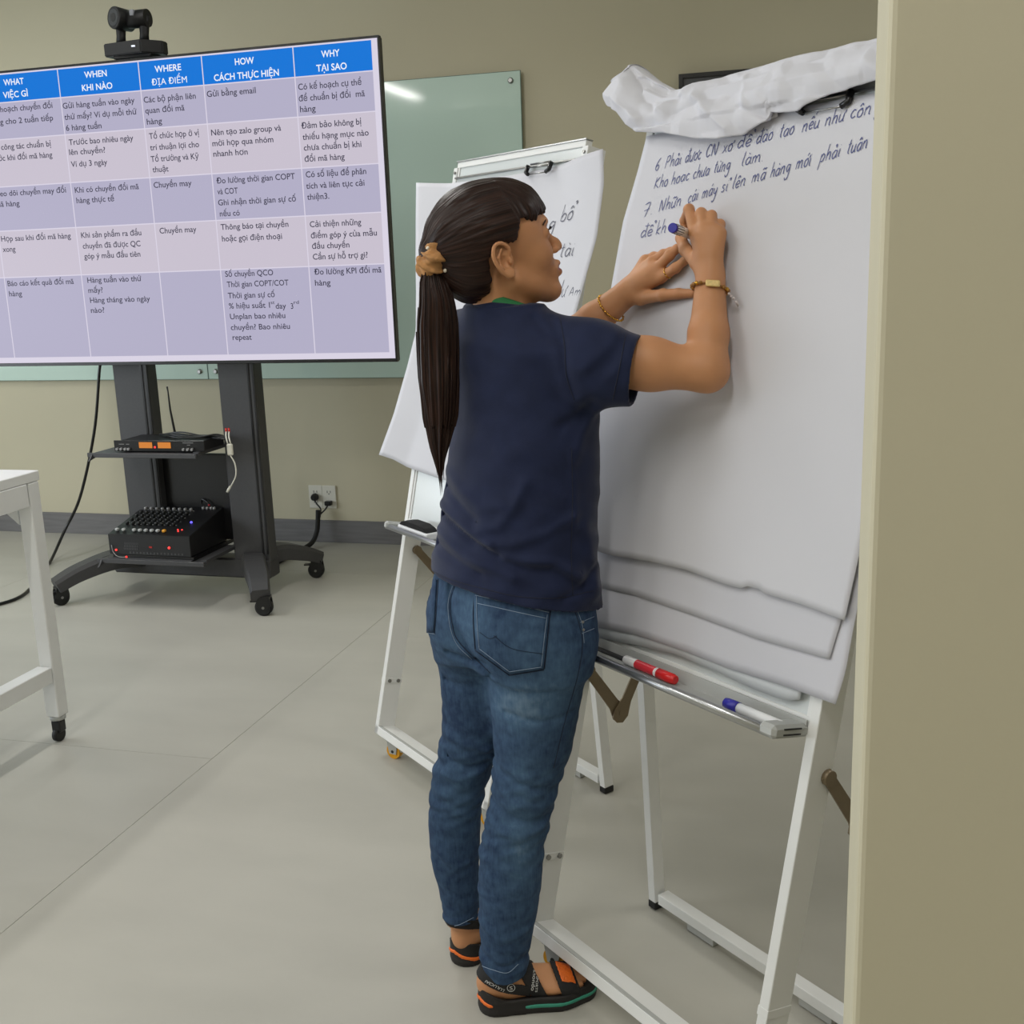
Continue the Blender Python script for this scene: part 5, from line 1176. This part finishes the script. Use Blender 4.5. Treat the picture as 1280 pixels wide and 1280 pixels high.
# back right pocket
PK = [(-0.013, -0.14, 0.865), (0.116, -0.14, 0.828), (0.102, -0.14, 0.721), (-0.012, -0.14, 0.761)]; tipv = Vector((0.043, -0.14, 0.714))
P = []
for i in range(15):
    t = i/14; row = []
    for j in range(15):
        s_ = j/14; p = bil(PK, s_, t); bot = Vector(PK[3])*(1-s_)+Vector(PK[2])*s_
        k_ = (1-abs(s_-.48)/.52) if s_ > .48 else (s_/.48); bott = (Vector(PK[3])*(1-s_/.48)+tipv*(s_/.48)) if s_ <= .48 else (tipv*(1-(s_-.48)/.52)+Vector(PK[2])*((s_-.48)/.52))
        topp = Vector(PK[0])*(1-s_)+Vector(PK[1])*s_; p = topp*(1-t)+bott*t; p = drop(bj, p, .0022)
        row.append(tuple(p) if p is not None else tuple(topp))
    P.append(row)
pk = grid_mesh('back_pocket', np.array(P), M_den, jeans, .0022); wear(pk, -.03)
bp_ = bvh_of(pk)
stitch(bp_, [(-0.011, -0.14, 0.861), (0.115, -0.14, 0.824)], pk, M_st, .0006, .0015); stitch(bp_, [(-0.008, -0.14, 0.846), (0.109, -0.14, 0.813)], pk, M_st, .0006, .0015)
stitch(bp_, [(-0.009, -0.14, 0.859), (-0.01, -0.14, 0.808), (-0.008, -0.14, 0.763)], pk, M_st, .0005, .0015); stitch(bp_, [(-0.008, -0.14, 0.763), (0.043, -0.14, 0.718)], pk, M_st, .0005, .0015); stitch(bp_, [(0.043, -0.14, 0.718), (0.099, -0.14, 0.724)], pk, M_st, .0005, .0015); stitch(bp_, [(0.099, -0.14, 0.726), (0.105, -0.14, 0.773), (0.112, -0.14, 0.82)], pk, M_st, .0005, .0015)
stitch(bp_, [(-0.006, -0.14, 0.793), (0.01, -0.14, 0.781), (0.023, -0.14, 0.785)], pk, M_st2, .0005, .0015); stitch(bp_, [(0.018, -0.14, 0.786), (0.048, -0.14, 0.761), (0.102, -0.14, 0.748)], pk, M_st2, .0006, .0015)
for a_ in ([(-0.013, -0.14, 0.865), (-0.017, -0.14, 0.816), (-0.016, -0.14, 0.762)], [(-0.016, -0.14, 0.76), (0.042, -0.14, 0.711)], [(0.042, -0.14, 0.711), (0.103, -0.14, 0.718)], [(0.104, -0.14, 0.72), (0.111, -0.14, 0.773), (0.118, -0.14, 0.828)]): stitch(bj, a_, jeans, M_st2, .0011, .0006, 'pocket_edge')
# left pocket edge, seams
lp = []
for i in range(10):
    t = i/9; lp.append([tuple(drop(bj, Vector((-0.094, -0.06, 0.874))*(1-t)*(1-s_)+Vector((-0.079, -0.06, 0.868))*(1-t)*s_+Vector((-0.101, -0.06, 0.77))*t*(1-s_)+Vector((-0.089, -0.06, 0.772))*t*s_, .0022) or Vector((-0.093, -0.02, 0.804))) for s_ in (0, .33, .66, 1)])
lpo = grid_mesh('back_pocket', np.array(lp), M_den, jeans, .002); wear(lpo, -.02)
stitch(bj, [(-0.077, -0.06, 0.87), (-0.083, -0.06, 0.816), (-0.089, -0.06, 0.767)], jeans, M_st2, .001, .0006, 'pocket_edge'); stitch(bj, [(-0.088, -0.06, 0.767), (-0.102, -0.06, 0.77)], jeans, M_st, .0006, .0015)
stitch(bj, [(-0.046, -0.12, 0.877), (-0.056, -0.12, 0.844), (-0.055, -0.12, 0.804), (-0.043, -0.12, 0.768), (0.009, -0.1, 0.702)], jeans, M_st2, .0009, .0004, 'centre_seam'); stitch(bj, [(-0.05, -0.12, 0.874), (-0.06, -0.12, 0.844), (-0.059, -0.12, 0.803), (-0.048, -0.12, 0.766), (-0.023, -0.1, 0.729)], jeans, M_st, .0005, .0006)
stitch(bj, [(0.158, -0.12, 0.83), (0.171, -0.1, 0.786), (0.176, -0.1, 0.747), (0.168, -0.08, 0.68), (0.143, -0.08, 0.595), (0.119, -0.08, 0.501)], jeans, M_st2, .0009, .0004, 'side_seam'); stitch(bj, [(0.163, -0.12, 0.827), (0.176, -0.1, 0.786), (0.179, -0.1, 0.75)], jeans, M_st, .0005, .0008)
stitch(bj, [(0.173, -0.1, 0.789), (0.204, -0.04, 0.779)], jeans, M_st, .0006, .0008); stitch(bj, [(0.175, -0.1, 0.768), (0.204, -0.04, 0.756)], jeans, M_st, .0006, .0008)
rv = MB()
for q in ((0.177, -0.1, 0.79), (0.178, -0.1, 0.775)):
    p = drop(bj, q, .001)
    if p is not None: rv.sphere(p, .0028)
rv.build('rivet', M_steel, jeans)
stitch(bj, [(-0.034, -0.1, 0.111), (-0.012, -0.1, 0.1), (0.017, -0.1, 0.091), (0.039, -0.1, 0.108)], jeans, M_st, .0007, .0006, 'hem_stitch'); stitch(bj, [(-0.109, 0.04, 0.117), (-0.081, 0.04, 0.108), (-0.045, 0.04, 0.124)], jeans, M_st, .0007, .0006, 'hem_stitch')

# ---- sandals
M_strap = mat('black_webbing', (20, 19, 20), .75, noise=.15, scale=60, bump=.3, bscale=700); M_orange = mat('orange_tape', (232, 112, 34), .5, noise=.05, scale=50); M_teal = mat('teal_midsole', (52, 140, 118), .55); M_sole = mat('black_sole', (30, 27, 26), .7, noise=.15, scale=80)
def sandal(F, inn, ank, label_side):
    root = bpy.data.objects.new('sandal', None); C.objects.link(root); root.parent = person
    o, ax, ay = F; c = o+ax*.11; e_ = .17
    def local(X, Y): return (X-o[0])*ax[0]+(Y-o[1])*ax[1], (X-o[0])*ay[0]+(Y-o[1])*ay[1]
    def outline(x, y):
        t = np.clip((x-.036)/(.158-.036), 0, 1); t2 = np.clip((x-.155)/.045, 0, 1)
        a = np.sqrt((x-.036-t*.122)**2+(y-inn*.002*t)**2)-(.0365+.0095*t); b = np.sqrt((x-.155-t2*.045)**2+(y-inn*.004)**2)-(.0455-.009*t2)
        h = np.maximum(.02-np.abs(a-b), 0)/.02; return np.minimum(a, b)-h*h*.005
    gg = Grid(axis((c[0]-e_, c[0]+e_, .0026)), axis((c[1]-e_, c[1]+e_, .0026)), axis((-.004, .06, .0026)))
    sl, X, Y, Z = gg.sub((-9,)*3, (9,)*3); x, y = local(X, Y)
    topz = .034+.024*np.clip((.05-x)/.05, 0, 1)**1.0+.004*np.clip((x-.17)/.05, 0, 1)
    ol = outline(x, y); cup = np.maximum(ol, -(ol+.006)); zin = Z-.030
    d = np.maximum(np.maximum(ol+.0015*np.cos(Z*300), zin), -Z+.0005); d2 = np.maximum(np.maximum(cup, Z-topz), -Z+.0005); gg.d = np.minimum(d, d2).astype(np.float32)
    V_, F_ = gg.mesh(); V_ = relax(V_, F_, 1, .5); sole = mesh_np('sole', V_, F_, M_sole, root)
    # teal midsole band
    t_ = MX([np.abs(ol)-.0022, np.abs(Z-(.017+.0*x))-.0048+.03*np.clip(.10-x, 0, .2)+0*Z, .085-x+0*Z]); gg.d = t_.astype(np.float32); V_, F_ = gg.mesh()
    if len(V_): mesh_np('midsole_band', relax(V_, F_, 2, .5), F_, M_teal, root)
    if True:
        t_ = MX([np.abs(ol)-.0028, np.abs(Z-(.032-.35*np.abs(y+label_side*.012)-.0*x))-.0040+0*x, x-.040+0*Z, -label_side*y-.034+0*Z+0*x]); gg.d = t_.astype(np.float32); V_, F_ = gg.mesh()
        if len(V_): mesh_np('heel_tape', relax(V_, F_, 1, .5), F_, M_orange, root)
    # straps follow the foot
    gg = Grid(axis((c[0]-e_, c[0]+e_, .0022)), axis((c[1]-e_, c[1]+e_, .0022)), axis((.0, .165, .0022)))
    for p, k in foot_prims(F, inn, ank): gg.add(p, k)
    sl, X, Y, Z = gg.sub((-9,)*3, (9,)*3); x, y = local(X, Y); sh = np.abs(gg.d-.0028)-.0019; fl = gg.d.copy()
    bands = {'heel_strap': (np.abs((Z-(.086 if inn == 1 else .104))+(x-.0)*.45)-.0120, x-.098, None), 'instep_strap': (np.abs((x-.098)+(Z-.07)*.45)-.0155, .022-Z, Z-.125), 'toe_strap': (np.abs(x-.175+(Z-.04)*.3)-.020, .02-Z, None)}
    outs = {}
    for nm, (b_, c1, c2) in bands.items():
        dd = np.maximum(np.maximum(sh, b_), c1+0*b_)
        if c2 is not None: dd = np.maximum(dd, c2+0*b_)
        gg.d = dd.astype(np.float32); V_, F_ = gg.mesh(); outs[nm] = mesh_np(nm, relax(V_, F_, 2, .5), F_, M_strap, root)
    if inn == 1:
        dd = MX([np.abs(fl-.0052)-.0012, np.abs(x-.177+(Z-.04)*.25)-.0135+0*y, .036-Z+0*x, -.034-y+0*Z, y-.02+0*Z]); gg.d = dd.astype(np.float32); V_, F_ = gg.mesh(); mesh_np('orange_patch', relax(V_, F_, 1, .5), F_, M_orange, root)
    return root, outs
sR, oR = sandal(FOOT_R, 1, ANK_R, 1); sL, oL = sandal(FOOT_L, -1, ANK_L, -1)
# lettering on the straps of the right sandal
M_wt = mat('white_print', (206, 206, 204), .6)
def strap_text(bv, txt, p0, p1, hgt, parent, flip=1, name='strap_lettering'):
    V0, F0 = text_geo(txt, .0); x0 = min(v[0] for v in V0); x1 = max(v[0] for v in V0); p0 = Vector(p0); p1 = Vector(p1); ex = p1-p0; ez = ex.cross(Vector((0, 1, 0))).normalized()*-hgt*flip
    bm = bmesh.new(); vs = []
    for v in V0:
        q = p0+ex*((v[0]-x0)/(x1-x0))+ez*v[1]; h = drop(bv, q, .0007); vs.append(bm.verts.new(h if h is not None else q))
    for f in F0:
        try: bm.faces.new([vs[i] for i in f])
        except ValueError: pass
    me = bpy.data.meshes.new(name); bm.to_mesh(me); return link(name, me, M_wt, parent)
bi, bh = bvh_of(oR['instep_strap']), bvh_of(oR['heel_strap'])
strap_text(bi, 'shondo', (0.067, -0.12, 0.108), (0.061, -0.12, 0.064), .010, oR['instep_strap'], -1); strap_text(bi, 'X-SPORTS', (0.073, -0.12, 0.105), (0.069, -0.12, 0.06), .006, oR['instep_strap'], -1)
strap_text(bh, 'LULUCIAI', (0.011, -0.12, 0.069), (-0.023, -0.12, 0.092), .008, oR['heel_strap'], -1)
pc_ = (0.023, -0.12, 0.072)
rg = [ (pc_[0]+.0072*math.cos(a_), pc_[1], pc_[2]+.0072*math.sin(a_)) for a_ in np.linspace(0, 2*math.pi, 25)]
mb = MB(); rp = [drop(bh, q, .0008) for q in rg]; rp = [q for q in rp if q is not None]
if len(rp) > 3: mb.tube(rp, .0006, 6); mb.build('emblem_ring', M_wt, oR['heel_strap'])
strap_text(bh, 'S', (pc_[0]-.003, pc_[1], pc_[2]-.004), (pc_[0]+.003, pc_[1], pc_[2]-.004), .011, oR['heel_strap'], -1, 'emblem_letter')

# ---- jewellery
M_gold = mat('gold', (214, 164, 70), .25, metal=.9); M_bead = mat('amber_bead', (150, 104, 40), .35, noise=.3, scale=300); M_ivory = mat('ivory_tile', (222, 194, 130), .4, noise=.12, scale=200)
def ringpts(c, axv, ra, rb, n_, ref):
    axv = Vector(axv).normalized(); x_ = (Vector(ref)-axv*axv.dot(Vector(ref))).normalized(); y_ = axv.cross(x_)
    return [Vector(c)+x_*ra*math.cos(2*math.pi*k/n_)+y_*rb*math.sin(2*math.pi*k/n_) for k in range(n_)], x_, y_
ax_ = np.array(WR_R)-np.array(EL_R); cR = mix(EL_R, WR_R, .86); pts, x_, y_ = ringpts(cR, Vector(ax_)+Vector((.02, -.03, 0)), .0305, .0305, 22, (0, -1, 0))
br = bpy.data.objects.new('bead_bracelet', None); C.objects.link(br); br.parent = person
m = MB(); m.tube(pts+[pts[0]], .0015, 6); m.build('cord', M_bead, br)
for k, p in enumerate(pts):
    if k in (20, 21, 0, 1): continue
    MB().sphere(p, .0045, 10, (1, 1, .8)).build('bead', M_bead if k % 3 else M_gold, br)
tc2 = Vector(pts[21])*.5+Vector(pts[0])*.5; up_ = Vector(ax_).normalized(); nx_ = (tc2-Vector(cR)).normalized(); sx_ = up_.cross(nx_)
Mt = Matrix((sx_, up_, nx_)).transposed().to_4x4(); Mt.translation = tc2
m = MB(); m.box((-.0125, -.0062, -.001), (.0125, .0062, .004), .003, Mt, 2); m.build('ivory_tile', M_ivory, br)
m = MB(); q0 = Vector((0.438, -0.097, 1.357))
for k in range(3): m.sphere(q0+Vector((.004*k, .0, -.004*k)), .0024)
m.tube([q0+Vector((.012, 0, -.012)), q0+Vector((.016, 0, -.022))], [.003, .001], 8); m.build('charm', mat('pale_charm', (200, 190, 190), .3), br)
ax_ = np.array(WR_L)-np.array(EL_L); cL = (0.267, 0.132, 1.331); pts, x_, y_ = ringpts(cL, Vector(ax_)+Vector((.0, -.04, .02)), .030, .031, 30, (0, -1, 0))
br = bpy.data.objects.new('chain_bracelet', None); C.objects.link(br); br.parent = person
m = MB(); m.tube(pts+[pts[0]], .0011, 6); m.build('chain', M_gold, br)
lk = [o_ for o_ in range(30)]
for k in lk:
    mm = MB(); mm.sphere(pts[k], .0028, 8, (1, 1, .7) if k % 2 else (.7, 1, 1)); mm.build('chain_link', M_gold, br)
a0, a1 = Vector(FL['i'][0]), Vector(FL['i'][1]); pts, x_, y_ = ringpts(a0.lerp(a1, .50), a1-a0, .0102, .0102, 20, (0, -1, 0))
MB().tube(pts+[pts[0]], .0011, 8).build('finger_ring', M_gold, person)

# ---- the marker in her hand
PM = Matrix.Translation((-.60, 1.90, 0)) @ Matrix.Rotation(R_(17.7), 4, 'Z')
tipp = Vector((0.414, 0.037, 1.453)); rayd = (Vector((0.383, 0.126, 1.474))-CAMV); endp = min((CAMV+rayd*(.88+.0005*k_) for k_ in range(200)), key=lambda q_: abs((q_-tipp).length-.112))
d_ = (endp-tipp).normalized(); pass
hm_ = marker('held_marker', tipp, endp, M_bluec, 'blue marker held in the woman\'s right hand, its round end pointing outwards', r=.0088, stripes=True, parent_mat=PM, capfrac=.12, endplug=False)
m = MB(); c_ = (PM @ endp)-hm_.location; dd_ = (PM.to_3x3() @ d_); m.tube([c_-dd_*.008, c_-dd_*.001, c_+dd_*.0005], [.0082, .0085, .0078], 24); m.build('end_plug', M_bluec, hm_)
